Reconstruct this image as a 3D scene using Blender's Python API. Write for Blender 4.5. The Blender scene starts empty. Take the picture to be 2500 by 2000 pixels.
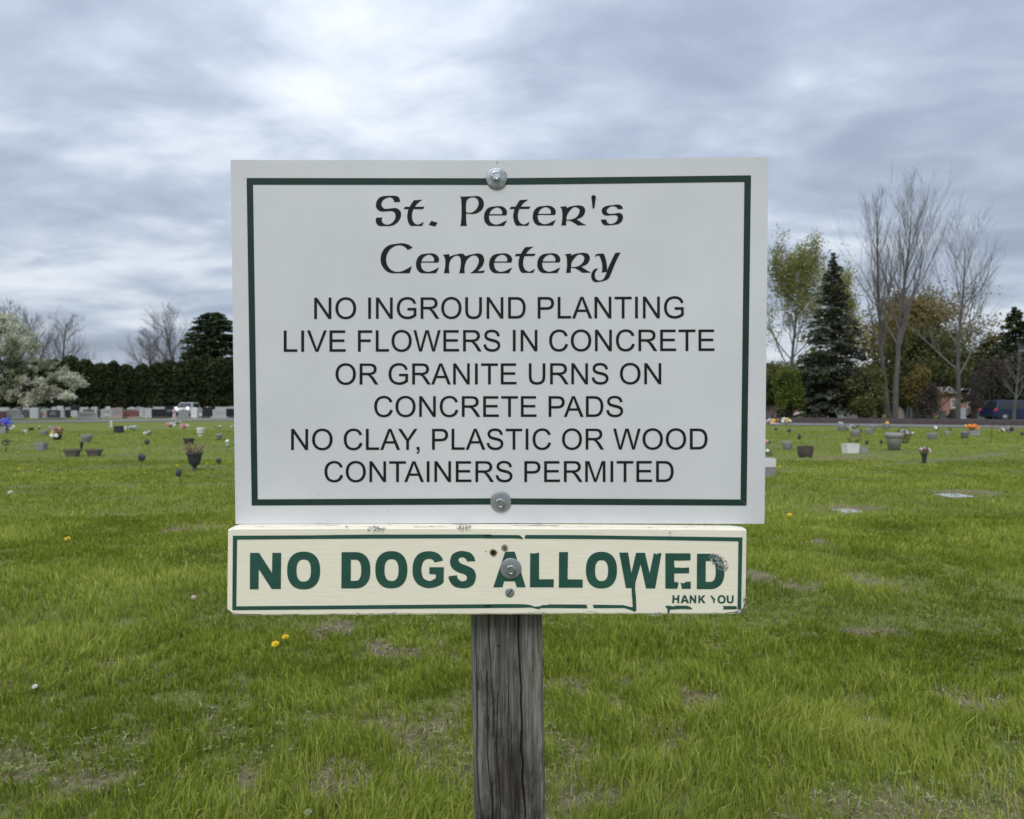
import bpy, math, random
import numpy as np
from mathutils import Vector, Matrix
from mathutils.geometry import tessellate_polygon
R = math.radians
SC = bpy.context.scene
COL = SC.collection
# ------------------------------------------------------------------ camera
CAM_H = 1.5
F = 1850.0                       # focal length in pixels of a 2500 wide frame
PITCH = math.atan(15.0 / F)
cam_d = bpy.data.cameras.new("camera")
cam = bpy.data.objects.new("camera", cam_d); COL.objects.link(cam)
cam.location = (0, 0, CAM_H)
cam.rotation_euler = (R(90) - PITCH, 0, 0)
cam_d.sensor_width = 36.0
cam_d.lens = F / 2500 * 36.0
cam_d.clip_start = 0.05; cam_d.clip_end = 3000
cam_d.dof.use_dof = True
cam_d.dof.focus_distance = 1.29
cam_d.dof.aperture_fstop = 8.5
SC.camera = cam
# ------------------------------------------------------------------ light
SUN_EL, SUN_AZ = 50.0, 198.0     # azimuth measured clockwise from +Y; high, a little behind the camera
SC.view_settings.view_transform = 'Standard'
SC.view_settings.look = 'None'
SC.view_settings.gamma = 1
SC.view_settings.use_curve_mapping = False
SC.view_settings.exposure = 0.35
world = bpy.data.worlds.new("World"); SC.world = world
world.use_nodes = True
wt = world.node_tree; wt.nodes.clear()
def N(t, typ, **kw):
    n = t.nodes.new(typ)
    for k, v in kw.items():
        if k == 'inp':
            for a, b in v.items(): n.inputs[a].default_value = b
        else: setattr(n, k, v)
    return n
def build_world():
    t = wt; L = t.links.new
    def M(op, a, b=None, c=None, clamp=False):
        n = N(t, 'ShaderNodeMath', operation=op); n.use_clamp = clamp
        for i, v in enumerate((a, b, c)):
            if v is None: continue
            if isinstance(v, (int, float)): n.inputs[i].default_value = v
            else: L(v, n.inputs[i])
        return n.outputs[0]
    out = N(t, 'ShaderNodeOutputWorld'); bg = N(t, 'ShaderNodeBackground'); bg.inputs['Strength'].default_value = 0.1
    sky = N(t, 'ShaderNodeTexSky', sky_type='NISHITA', sun_disc=False)
    sky.sun_elevation = R(SUN_EL); sky.sun_rotation = R(SUN_AZ)
    tc = N(t, 'ShaderNodeTexCoord'); sep = N(t, 'ShaderNodeSeparateXYZ')
    L(tc.outputs['Generated'], sep.inputs[0])
    x, y, z = sep.outputs
    zc = M('MAXIMUM', z, 0.0)
    den = M('ADD', zc, 0.20)
    cx, cy = M('DIVIDE', x, den), M('DIVIDE', y, den)
    comb = N(t, 'ShaderNodeCombineXYZ'); L(cx, comb.inputs[0]); L(cy, comb.inputs[1])
    def noise(scale, detail, rough, dist, off, sx=1, sy=1, rz=0):
        mp = N(t, 'ShaderNodeMapping'); mp.inputs['Location'].default_value = off; mp.inputs['Scale'].default_value = (sx, sy, 1)
        mp.inputs['Rotation'].default_value = (0, 0, rz)
        L(comb.outputs[0], mp.inputs[0])
        n = N(t, 'ShaderNodeTexNoise'); n.inputs['Scale'].default_value = scale; n.inputs['Detail'].default_value = detail
        n.inputs['Roughness'].default_value = rough; n.inputs['Distortion'].default_value = dist
        L(mp.outputs[0], n.inputs['Vector']); return n.outputs['Fac']
    n1 = noise(0.75, 4, 0.5, 0.2, (3.3, 1.9, 0), 0.75, 1.0, 0.12)
    n2 = noise(2.4, 6, 0.54, 0.35, (7.1, 4.2, 0), 0.72, 1.0, 0.20)
    n3 = noise(6.5, 4, 0.5, 0.3, (1.1, 8.2, 0), 0.85, 1.0, 0.3)
    v = M('SUBTRACT', M('ADD', M('ADD', M('MULTIPLY', n1, 0.55), M('MULTIPLY', n2, 0.52)), M('MULTIPLY', n3, 0.20)), 0.108)
    # thin bright cloud high on the left half, thicker cloud to the right
    def lobe(dx, dy, dz, k, amp):
        d = Vector((dx, dy, dz)).normalized()
        vm = N(t, 'ShaderNodeVectorMath', operation='DOT_PRODUCT'); vm.inputs[1].default_value = d
        L(tc.outputs['Generated'], vm.inputs[0])
        e = M('MULTIPLY', M('SUBTRACT', vm.outputs['Value'], 1.0), k)
        return M('MULTIPLY', M('EXPONENT', e), amp)
    for l in ((-0.20, 1, 0.52, 14, 0.10), (0.42, 1, 0.16, 50, 0.11), (-0.62, 1, 0.22, 90, 0.03), (-0.45, 1, 0.12, 60, -0.06),
              (0.50, 1, 0.40, 18, -0.135), (-0.60, 1, 0.36, 45, -0.10)):
        v = M('ADD', v, lobe(*l))
    ramp = N(t, 'ShaderNodeValToRGB')
    cr = ramp.color_ramp; cr.interpolation = 'B_SPLINE'
    cr.elements[0].position = 0.36; cr.elements[0].color = (0.305, 0.358, 0.455, 1)
    cr.elements[1].position = 0.78; cr.elements[1].color = (0.83, 0.865, 0.93, 1)
    for p, c in ((0.44, (0.37, 0.43, 0.54)), (0.51, (0.46, 0.525, 0.635)), (0.57, (0.60, 0.66, 0.755)), (0.64, (0.75, 0.795, 0.865))):
        e = cr.elements.new(p); e.color = (*c, 1)
    L(v, ramp.inputs[0])
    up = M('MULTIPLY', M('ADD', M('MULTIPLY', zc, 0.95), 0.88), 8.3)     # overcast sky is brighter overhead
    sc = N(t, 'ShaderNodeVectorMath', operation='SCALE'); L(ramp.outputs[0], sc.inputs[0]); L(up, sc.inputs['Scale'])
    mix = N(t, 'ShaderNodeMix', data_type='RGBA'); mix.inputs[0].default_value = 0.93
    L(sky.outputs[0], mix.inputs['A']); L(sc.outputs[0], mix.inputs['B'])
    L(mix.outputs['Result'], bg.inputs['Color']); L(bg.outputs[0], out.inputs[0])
build_world()
sun_d = bpy.data.lights.new("sun", 'SUN'); sun = bpy.data.objects.new("sun", sun_d); COL.objects.link(sun)
sun_d.energy = 1.5; sun_d.angle = R(25); sun_d.color = (1, 0.97, 0.92)
_d = Vector((math.sin(R(SUN_AZ)) * math.cos(R(SUN_EL)), math.cos(R(SUN_AZ)) * math.cos(R(SUN_EL)), math.sin(R(SUN_EL))))
sun.rotation_euler = _d.to_track_quat('Z', 'Y').to_euler()
# ------------------------------------------------------------------ helpers
def ray(px, py):
    xc, yc = (px - 1250) / F, (1000 - py) / F
    return Vector((xc, math.cos(PITCH) + math.sin(PITCH) * yc, -math.sin(PITCH) + math.cos(PITCH) * yc))
def gp(px, py):                   # ground point seen at a pixel
    d = ray(px, py); t = -CAM_H / d.z
    return d.x * t, d.y * t
def at(px, Y): return (px - 1250) / F * Y            # x of a thing at distance Y
def zat(py, Y):
    d = ray(1250, py); return CAM_H + d.z / d.y * Y  # height of a point at distance Y
def tag(o, label=None, cat=None, group=None, kind=None):
    if label: o['label'] = label
    if cat: o['category'] = cat
    if group: o['group'] = group
    if kind: o['kind'] = kind
    return o
def empty(name, loc=(0, 0, 0), rz=0, **kw):
    o = bpy.data.objects.new(name, None); COL.objects.link(o)
    o.location = loc; o.rotation_euler = (0, 0, rz); o.empty_display_size = 0.1
    return tag(o, **kw)
def copy_tree(o, parent=None):
    c = o.copy(); COL.objects.link(c); c.parent = parent
    for ch in list(o.children): copy_tree(ch, c)
    return c
class MB:
    def __init__(s): s.v = []; s.f = []; s.sm = []
    def add(s, vs, fs, smooth=False):
        b = len(s.v); s.v += [tuple(p) for p in vs]; s.f += [tuple(i + b for i in f) for f in fs]; s.sm += [smooth] * len(fs)
        return s
    def box(s, c, size, rz=0, taper=1.0, tilt=0):
        x, y, z = c; a, b, h = size[0] / 2, size[1] / 2, size[2] / 2
        M = Matrix.Rotation(rz, 3, 'Z') @ Matrix.Rotation(tilt, 3, 'X')
        vs = []
        for k, t in ((-h, 1.0), (h, taper)):
            for i, j in ((-a, -b), (a, -b), (a, b), (-a, b)):
                p = M @ Vector((i * t, j * t, k)); vs.append((x + p.x, y + p.y, z + p.z))
        return s.add(vs, [(3, 2, 1, 0), (4, 5, 6, 7), (0, 1, 5, 4), (1, 2, 6, 5), (2, 3, 7, 6), (3, 0, 4, 7)])
    def bbox(s, c, size, bev=0.01, rz=0):       # box with chamfered edges
        x, y, z = c; a, b, h = [q / 2 for q in size]
        M = Matrix.Rotation(rz, 3, 'Z')
        def ring(k, i):
            A, B = a - i, b - i; e = bev
            pts = [(-A + e, -B), (A - e, -B), (A, -B + e), (A, B - e), (A - e, B), (-A + e, B), (-A, B - e), (-A, -B + e)]
            return [tuple(M @ Vector((p[0], p[1], k)) + Vector(c)) for p in pts]
        vs = ring(-h, bev) + ring(-h + bev, 0) + ring(h - bev, 0) + ring(h, bev)
        fs = [tuple(range(7, -1, -1)), tuple(range(24, 32))]
        for r in range(3):
            for i in range(8):
                j = (i + 1) % 8; fs.append((r * 8 + i, r * 8 + j, r * 8 + 8 + j, r * 8 + 8 + i))
        return s.add(vs, fs)
    def tube(s, pts, rads, n=6, cap=True):
        pts = [Vector(p) for p in pts]; vs = []; fs = []
        up = Vector((0.31, 0.17, 0.93)).normalized()
        for i, p in enumerate(pts):
            d = (pts[min(i + 1, len(pts) - 1)] - pts[max(i - 1, 0)]).normalized()
            u = d.cross(up)
            if u.length < 1e-3: u = d.cross(Vector((1, 0, 0)))
            u.normalize(); w = d.cross(u)
            r = rads[i] if isinstance(rads, (list, tuple)) else rads
            for k in range(n):
                a = 2 * math.pi * k / n; vs.append(p + u * (math.cos(a) * r) + w * (math.sin(a) * r))
        for i in range(len(pts) - 1):
            for k in range(n):
                k2 = (k + 1) % n; fs.append((i * n + k, i * n + k2, (i + 1) * n + k2, (i + 1) * n + k))
        if cap: fs.append(tuple(range(n - 1, -1, -1))); fs.append(tuple(range((len(pts) - 1) * n, len(pts) * n)))
        return s.add(vs, fs, True)
    def lathe(s, prof, c=(0, 0, 0), n=20, axis='Z', sq=None, smooth=True):
        vs = []; fs = []
        for r, h in prof:
            for k in range(n):
                a = 2 * math.pi * k / n; ca, sa = math.cos(a), math.sin(a)
                if sq:  # superellipse plan
                    m = (abs(ca) ** sq[0] + abs(sa) ** sq[0]) ** (-1.0 / sq[0]); ca, sa = ca * m * sq[1], sa * m * sq[2]
                p = (r * ca, r * sa, h) if axis == 'Z' else (r * ca, -h, r * sa)
                vs.append((c[0] + p[0], c[1] + p[1], c[2] + p[2]))
        for i in range(len(prof) - 1):
            for k in range(n):
                k2 = (k + 1) % n; fs.append((i * n + k, i * n + k2, (i + 1) * n + k2, (i + 1) * n + k))
        fs.append(tuple(range(n - 1, -1, -1))); fs.append(tuple(range((len(prof) - 1) * n, len(prof) * n)))
        return s.add(vs, fs, smooth)
    def blob(s, c, r, rng=None, n=8, m=5, jit=0.15):
        prof = []; vs = []; fs = []
        rr = (r, r, r) if isinstance(r, (int, float)) else r
        for i in range(1, m):
            ph = math.pi * i / m
            for k in range(n):
                a = 2 * math.pi * (k + 0.5 * (i % 2)) / n; q = 1 + (rng.uniform(-jit, jit) if rng else 0)
                vs.append((c[0] + rr[0] * q * math.sin(ph) * math.cos(a), c[1] + rr[1] * q * math.sin(ph) * math.sin(a), c[2] + rr[2] * q * math.cos(ph)))
        t = len(vs); vs.append((c[0], c[1], c[2] + rr[2])); vs.append((c[0], c[1], c[2] - rr[2]))
        for k in range(n):
            k2 = (k + 1) % n; fs.append((t, k, k2)); b = (m - 2) * n; fs.append((t + 1, b + k2, b + k))
            for i in range(m - 2): fs.append((i * n + k, (i + 1) * n + k, (i + 1) * n + k2, i * n + k2))
        return s.add(vs, fs, True)
    def quad(s, c, u, v): 
        c, u, v = Vector(c), Vector(u), Vector(v)
        return s.add([c - u - v, c + u - v, c + u + v, c - u + v], [(0, 1, 2, 3)])
    def build(s, name, mat, parent=None, loc=None):
        me = bpy.data.meshes.new(name); me.from_pydata(s.v, [], s.f)
        me.polygons.foreach_set('use_smooth', s.sm); me.materials.append(mat); me.update()
        o = bpy.data.objects.new(name, me); COL.objects.link(o)
        if parent: o.parent = parent
        if loc: o.location = loc
        return o
def np_mesh(name, V, T, mat, parent=None, attrs=None, smooth=False, k=3):
    me = bpy.data.meshes.new(name)
    V = np.asarray(V, np.float32).reshape(-1, 3); T = np.asarray(T, np.int32).reshape(-1, k)
    me.vertices.add(len(V)); me.vertices.foreach_set('co', V.ravel())
    me.loops.add(T.size); me.loops.foreach_set('vertex_index', T.ravel())
    me.polygons.add(len(T)); me.polygons.foreach_set('loop_start', np.arange(0, T.size, k, dtype=np.int32))
    me.update(calc_edges=True)
    me.polygons.foreach_set('use_smooth', np.full(len(T), smooth))
    for nm, arr in (attrs or {}).items():
        a = me.attributes.new(nm, 'FLOAT', 'POINT'); a.data.foreach_set('value', np.asarray(arr, np.float32))
    me.materials.append(mat); me.validate(); me.update()
    o = bpy.data.objects.new(name, me); COL.objects.link(o)
    if parent: o.parent = parent
    return o
def vnoise(x, y, seed=0):
    xi = np.floor(x).astype(np.int64); yi = np.floor(y).astype(np.int64); fx = x - xi; fy = y - yi
    fx = fx * fx * (3 - 2 * fx); fy = fy * fy * (3 - 2 * fy)
    def h(a, b):
        n = (a * 374761393 + b * 668265263 + seed * 974711) & 0x7fffffff
        n = ((n ^ (n >> 13)) * 1274126177) & 0x7fffffff
        return ((n ^ (n >> 16)) & 0xffff) / 65535.0
    return (h(xi, yi) * (1 - fx) + h(xi + 1, yi) * fx) * (1 - fy) + (h(xi, yi + 1) * (1 - fx) + h(xi + 1, yi + 1) * fx) * fy
def fbm(x, y, seed=0, o=4):
    s = 0; a = 0.5; t = 0
    for i in range(o):
        s = s + a * vnoise(x * 2 ** i + 13.7 * i, y * 2 ** i - 7.3 * i, seed + i); t += a; a *= 0.5
    return s / t
# ------------------------------------------------------------------ materials
def base_mat(name, rough=0.6, metallic=0.0, spec=0.5):
    m = bpy.data.materials.new(name); m.use_nodes = True
    b = m.node_tree.nodes['Principled BSDF']
    b.inputs['Roughness'].default_value = rough; b.inputs['Metallic'].default_value = metallic
    b.inputs['Specular IOR Level'].default_value = spec
    return m, m.node_tree, b
def mat_noise(name, c1, c2, scale=20, rough=0.7, detail=5, bump=0.0, bscale=None, metallic=0, stretch=(1, 1, 1), spec=0.5, p=(0.35, 0.65), bdist=0.002):
    m, t, b = base_mat(name, rough, metallic, spec); L = t.links.new
    tc = N(t, 'ShaderNodeTexCoord'); mp = N(t, 'ShaderNodeMapping'); mp.inputs['Scale'].default_value = stretch
    L(tc.outputs['Object'], mp.inputs[0])
    n = N(t, 'ShaderNodeTexNoise', inp={'Scale': scale, 'Detail': detail, 'Roughness': 0.6}); L(mp.outputs[0], n.inputs['Vector'])
    r = N(t, 'ShaderNodeValToRGB'); r.color_ramp.elements[0].position = p[0]; r.color_ramp.elements[1].position = p[1]
    r.color_ramp.elements[0].color = (*c1, 1); r.color_ramp.elements[1].color = (*c2, 1)
    L(n.outputs['Fac'], r.inputs[0]); L(r.outputs[0], b.inputs['Base Color'])
    if bump:
        n2 = N(t, 'ShaderNodeTexNoise', inp={'Scale': bscale or scale * 3, 'Detail': 4}); L(mp.outputs[0], n2.inputs['Vector'])
        bp = N(t, 'ShaderNodeBump', inp={'Strength': bump, 'Distance': bdist}); L(n2.outputs['Fac'], bp.inputs['Height']); L(bp.outputs[0], b.inputs['Normal'])
    return m
def leaf_mat(name, c1, c2, c3=None, transl=0.3, rough=0.6):
    m = bpy.data.materials.new(name); m.use_nodes = True; t = m.node_tree; t.nodes.clear(); L = t.links.new
    out = N(t, 'ShaderNodeOutputMaterial')
    a = N(t, 'ShaderNodeAttribute', attribute_name='tone')
    r = N(t, 'ShaderNodeValToRGB'); cr = r.color_ramp
    cr.elements[0].position = 0.0; cr.elements[0].color = (*c1, 1); cr.elements[1].position = 1.0; cr.elements[1].color = (*(c3 or c2), 1)
    if c3: e = cr.elements.new(0.55); e.color = (*c2, 1)
    L(a.outputs['Fac'], r.inputs[0])
    d = N(t, 'ShaderNodeBsdfPrincipled'); d.inputs['Roughness'].default_value = rough; d.inputs['Specular IOR Level'].default_value = 0.15
    tr = N(t, 'ShaderNodeBsdfTranslucent'); mx = N(t, 'ShaderNodeMixShader'); mx.inputs[0].default_value = transl
    L(r.outputs[0], d.inputs['Base Color']); L(r.outputs[0], tr.inputs['Color'])
    L(d.outputs[0], mx.inputs[1]); L(tr.outputs[0], mx.inputs[2]); L(mx.outputs[0], out.inputs[0])
    return m
def granite(name, c, v=0.18, rough=0.45):
    return mat_noise(name, tuple(q * (1 - v) for q in c), tuple(q * (1 + v) for q in c), 60, rough, 6, bump=0.15)
G_LIGHT = granite('granite_light_grey', (0.36, 0.37, 0.38)); G_MID = granite('granite_mid_grey', (0.24, 0.245, 0.255))
G_PALE = granite('granite_pale_blue_grey', (0.42, 0.44, 0.48)); G_DARK = granite('granite_dark_grey', (0.065, 0.07, 0.075), rough=0.3)
G_BLACK = granite('granite_black', (0.018, 0.019, 0.024), rough=0.25); G_RED = granite('granite_red', (0.16, 0.075, 0.075), rough=0.35)
G_PINK = granite('granite_pink', (0.36, 0.27, 0.26)); G_BROWN = granite('granite_brown', (0.13, 0.09, 0.085))
M_WHITEST = granite('marble_white', (0.62, 0.63, 0.64), 0.08); M_LETTER = granite('pale_inscription', (0.42, 0.43, 0.43))
M_CONC = mat_noise('aggregate_concrete', (0.14, 0.135, 0.13), (0.30, 0.29, 0.28), 45, 0.9, 6, bump=0.6, bscale=60, bdist=0.01)
M_CONCP = mat_noise('pale_concrete', (0.21, 0.21, 0.20), (0.32, 0.32, 0.305), 25, 0.9, 6, bump=0.3)
M_CONCD = mat_noise('weathered_brown_concrete', (0.075, 0.065, 0.055), (0.16, 0.14, 0.12), 25, 0.9, 6, bump=0.4)
M_WHITE = mat_noise('white_plastic', (0.60, 0.60, 0.58), (0.74, 0.74, 0.71), 14, 0.6)
M_BLACKP = mat_noise('black_plastic', (0.018, 0.019, 0.022), (0.035, 0.036, 0.042), 20, 0.5)
M_URN = mat_noise('dark_blue_grey_resin', (0.028, 0.033, 0.045), (0.06, 0.066, 0.08), 12, 0.55)
M_SOIL = mat_noise('potting_soil', (0.03, 0.022, 0.016), (0.08, 0.06, 0.045), 40, 1.0)
M_STEM = mat_noise('green_stem', (0.03, 0.06, 0.02), (0.06, 0.10, 0.03), 20, 0.7)
M_WIRE = mat_noise('dark_wire', (0.03, 0.03, 0.03), (0.06, 0.06, 0.06), 20, 0.5)
def petal(name, c): return mat_noise(name, tuple(q * 0.75 for q in c), tuple(min(1, q * 1.1) for q in c), 60, 0.7)
P = {'white': petal('white_petals', (0.72, 0.72, 0.70)), 'yellow': petal('yellow_petals', (0.80, 0.48, 0.06)), 'pink': petal('pink_petals', (0.70, 0.24, 0.32)),
     'blue': petal('blue_petals', (0.08, 0.13, 0.60)), 'purple': petal('purple_petals', (0.30, 0.15, 0.50)), 'orange': petal('orange_petals', (0.80, 0.22, 0.03)),
     'mauve': petal('mauve_petals', (0.42, 0.22, 0.35)), 'green': petal('green_leaves', (0.07, 0.13, 0.05)), 'grey': petal('grey_blue_petals', (0.42, 0.48, 0.55)),
     'dandelion': petal('dandelion_yellow', (0.85, 0.60, 0.02)), 'brown': petal('withered_brown', (0.16, 0.11, 0.06)), 'lightpink': petal('light_pink_petals', (0.72, 0.52, 0.55))}
M_BARK = mat_noise('grey_bark', (0.065, 0.058, 0.052), (0.135, 0.125, 0.115), 6, 0.95, 6, bump=0.4, stretch=(1, 1, 0.2), bdist=0.03)
M_TWIG = mat_noise('twigs', (0.12, 0.112, 0.105), (0.20, 0.187, 0.178), 3, 0.95)
M_BARKD = mat_noise('dark_bark', (0.025, 0.02, 0.017), (0.06, 0.05, 0.042), 6, 0.95, 6)
# ------------------------------------------------------------------ ground
def ground_z(x, y):
    r = np.sqrt(x * x + y * y)
    f = np.clip((22 - r) / 14, 0, 1)
    return (fbm(x * 0.5, y * 0.5, 5, 3) - 0.5) * 0.09 * f
# bare / dry spots traced from the photo: px, py, half width px, half height px, strength
SPOTS = [(955, 1590, 75, 26, 1.0), (830, 1535, 60, 22, 0.95), (700, 1600, 60, 16, 0.45), (1080, 1600, 60, 30, 0.5), (1845, 1404, 34, 12, 1), (1998, 1325, 30, 13, 1.0), (1935, 1425, 60, 12, .8), (1905, 1320, 20, 7, .8),
         (2010, 1426, 14, 5, .9), (2140, 1418, 62, 22, 1.0), (2205, 1415, 40, 14, .6), (1390, 1690, 50, 22, .75), (1500, 1680, 30, 22, .6), (2130, 1545, 60, 14, 1.0), (1970, 1553, 34, 8, .8),
         (1720, 1730, 60, 35, .85), (1610, 1790, 60, 20, .6), (1940, 1810, 40, 16, .75), (2120, 1790, 60, 16, .6), (2400, 1720, 80, 30, .7), (1430, 1940, 70, 30, .85), (2020, 1970, 60, 30, .8), (1900, 1900, 40, 12, .6),
         (230, 1900, 90, 40, .9), (560, 1800, 60, 14, .8), (350, 1785, 30, 16, .5), (620, 1890, 30, 45, .75), (820, 1920, 80, 40, .7), (960, 1950, 60, 40, .65), (1060, 1870, 60, 40, .7), (40, 1905, 40, 30, .8), (260, 1635, 26, 12, .6),
         (520, 1745, 20, 20, .4), (1120, 1880, 60, 60, .6), (2390, 1900, 40, 20, .5), (2310, 1310, 14, 8, .6), (2180, 1325, 24, 9, .4), (485, 1292, 75, 9, 0.95), (1900, 1148, 35, 4, .7), (2080, 1240, 80, 6, .9), (2350, 1201, 80, 5, .9), (1430, 1560, 30, 14, .6)]
_sp = []
for (sx, sy, hw, hh, st) in SPOTS:
    gx, gy = gp(sx, sy); _, y0 = gp(sx, sy + hh); _, y1 = gp(sx, sy - hh)
    _sp.append((gx, gy, hw / F * gy, (y1 - y0) / 2, st))
STREAKS = [(2150, 1137, 2330, 1122, .25), (2330, 1122, 2470, 1105, .2), (20, 1192, 330, 1188, .12), (1850, 1075, 2050, 1078, .4), (1990, 1122, 2110, 1112, .4), (560, 1183, 200, 1187, .12)]
_st = []
for a, b, c, d, w in STREAKS:
    _st.append((*gp(a, b), *gp(c, d), w))
def dry_mask(x, y):
    jx = (fbm(x * 3.1, y * 3.1, 21, 4) - 0.5) * 0.55; jy = (fbm(x * 3.1 + 40, y * 3.1, 33, 4) - 0.5) * 0.55
    m = np.zeros_like(x)
    for gx, gy, rx, ry, st in _sp:
        near = 1.0 if gy < 9 else 0.35
        d = np.sqrt(((x + jx * near * min(1, rx * 3) - gx) / rx) ** 2 + ((y + jy * near * min(1, ry * 3) - gy) / ry) ** 2)
        m = np.maximum(m, st * 1.05 * np.clip((1.45 - d) * 1.5, 0, 1))
    m = m * np.where(m > 0, np.clip(0.25 + 1.5 * (fbm(x * 7.5, y * 7.5, 44, 3) - 0.12), 0.2, 1.15), 0)
    for x0, y0, x1, y1, w in _st:
        dx, dy = x1 - x0, y1 - y0; t = np.clip(((x - x0) * dx + (y - y0) * dy) / (dx * dx + dy * dy), 0, 1)
        d = np.hypot(x - x0 - t * dx, y - y0 - t * dy); m = np.maximum(m, 0.75 * np.clip(1.4 - d / w * (0.6 + 0.8 * fbm(x * 2, y * 2, 8, 2)), 0, 1))
    g = fbm(x * 2.2, y * 2.2, 51, 4); g2 = fbm(x * 0.6, y * 0.6, 61, 3)
    near = np.clip((5.5 - y) / 3.0, 0, 1)
    m = np.maximum(m, np.clip((g - 0.625 + 0.10 * near) * 5, 0, 0.72) * np.clip(0.30 + near * 0.7, 0, 1))
    far = np.clip((y - 7) / 10, 0, 1)
    m = np.maximum(m, far * np.clip((fbm(x * 0.35, y * 0.9, 71, 4) - 0.58) * 3.0, 0, 0.35))
    return np.clip(m, 0, 1)
def ground_material():
    m, t, b = base_mat('lawn_ground', 0.95, 0, 0.2); L = t.links.new
    a = N(t, 'ShaderNodeAttribute', attribute_name='dry'); tc = N(t, 'ShaderNodeTexCoord')
    n1 = N(t, 'ShaderNodeTexNoise', inp={'Scale': 0.35, 'Detail': 6}); L(tc.outputs['Object'], n1.inputs['Vector'])
    n2 = N(t, 'ShaderNodeTexNoise', inp={'Scale': 26.0, 'Detail': 8, 'Roughness': 0.75}); L(tc.outputs['Object'], n2.inputs['Vector'])
    g = N(t, 'ShaderNodeValToRGB'); g.color_ramp.elements[0].position = 0.33; g.color_ramp.elements[1].position = 0.68
    g.color_ramp.elements[0].color = (0.090, 0.118, 0.012, 1); g.color_ramp.elements[1].color = (0.165, 0.200, 0.036, 1)
    mx = N(t, 'ShaderNodeMath', operation='MULTIPLY_ADD', inp={1: 0.55}); L(n2.outputs['Fac'], mx.inputs[0])
    mm = N(t, 'ShaderNodeMath', operation='MULTIPLY', inp={1: 0.45}); L(n1.outputs['Fac'], mm.inputs[0]); L(mm.outputs[0], mx.inputs[2]); L(mx.outputs[0], g.inputs[0])
    s = N(t, 'ShaderNodeValToRGB'); s.color_ramp.elements[0].position = 0.38; s.color_ramp.elements[1].position = 0.64
    s.color_ramp.elements[0].color = (0.07, 0.052, 0.038, 1); s.color_ramp.elements[1].color = (0.30, 0.245, 0.185, 1); L(n2.outputs['Fac'], s.inputs[0])
    mix = N(t, 'ShaderNodeMix', data_type='RGBA'); L(a.outputs['Fac'], mix.inputs[0]); L(g.outputs[0], mix.inputs['A']); L(s.outputs[0], mix.inputs['B'])
    L(mix.outputs['Result'], b.inputs['Base Color'])
    bp = N(t, 'ShaderNodeBump', inp={'Strength': 0.6, 'Distance': 0.03}); L(n2.outputs['Fac'], bp.inputs['Height']); L(bp.outputs[0], b.inputs['Normal'])
    return m
M_GROUND = ground_material()
def build_ground():
    nr, na = 230, 420
    rad = np.concatenate([[0.0], 0.5 * np.power(1800.0, np.linspace(0, 1, nr))])
    # more directions in front of the camera than behind it
    a = np.linspace(-np.pi, np.pi, na, endpoint=False); a = a - 0.72 * np.sin(a)
    rr, aa = np.meshgrid(rad[1:], a, indexing='ij')
    x = rr * np.sin(aa); y = rr * np.cos(aa); z = ground_z(x, y)
    V = np.stack([x, y, z], -1).reshape(-1, 3); V = np.vstack([V, [[0, 0, float(ground_z(np.array([0.0]), np.array([0.0]))[0])]]])
    i = np.arange(nr - 1)[:, None] * na; j = np.arange(na)[None, :]; j2 = (j + 1) % na
    q = np.stack([i + j, i + na + j, i + na + j2, i + j2], -1).reshape(-1, 4)
    T = np.vstack([q[:, [0, 1, 2]], q[:, [0, 2, 3]]])
    c = len(V) - 1; jj = np.arange(na); T = np.vstack([T, np.stack([np.full(na, c), jj, (jj + 1) % na], -1)])
    base = np.append(dry_mask(x, y).ravel(), 0.3)
    nearbare = np.clip((9 - V[:, 1]) / 4, 0, 1) * 0.22
    o = np_mesh('ground', V, T, M_GROUND, attrs={'dry': np.maximum(base, nearbare)}, smooth=True)
    tag(o, kind='structure')
build_ground()
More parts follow.
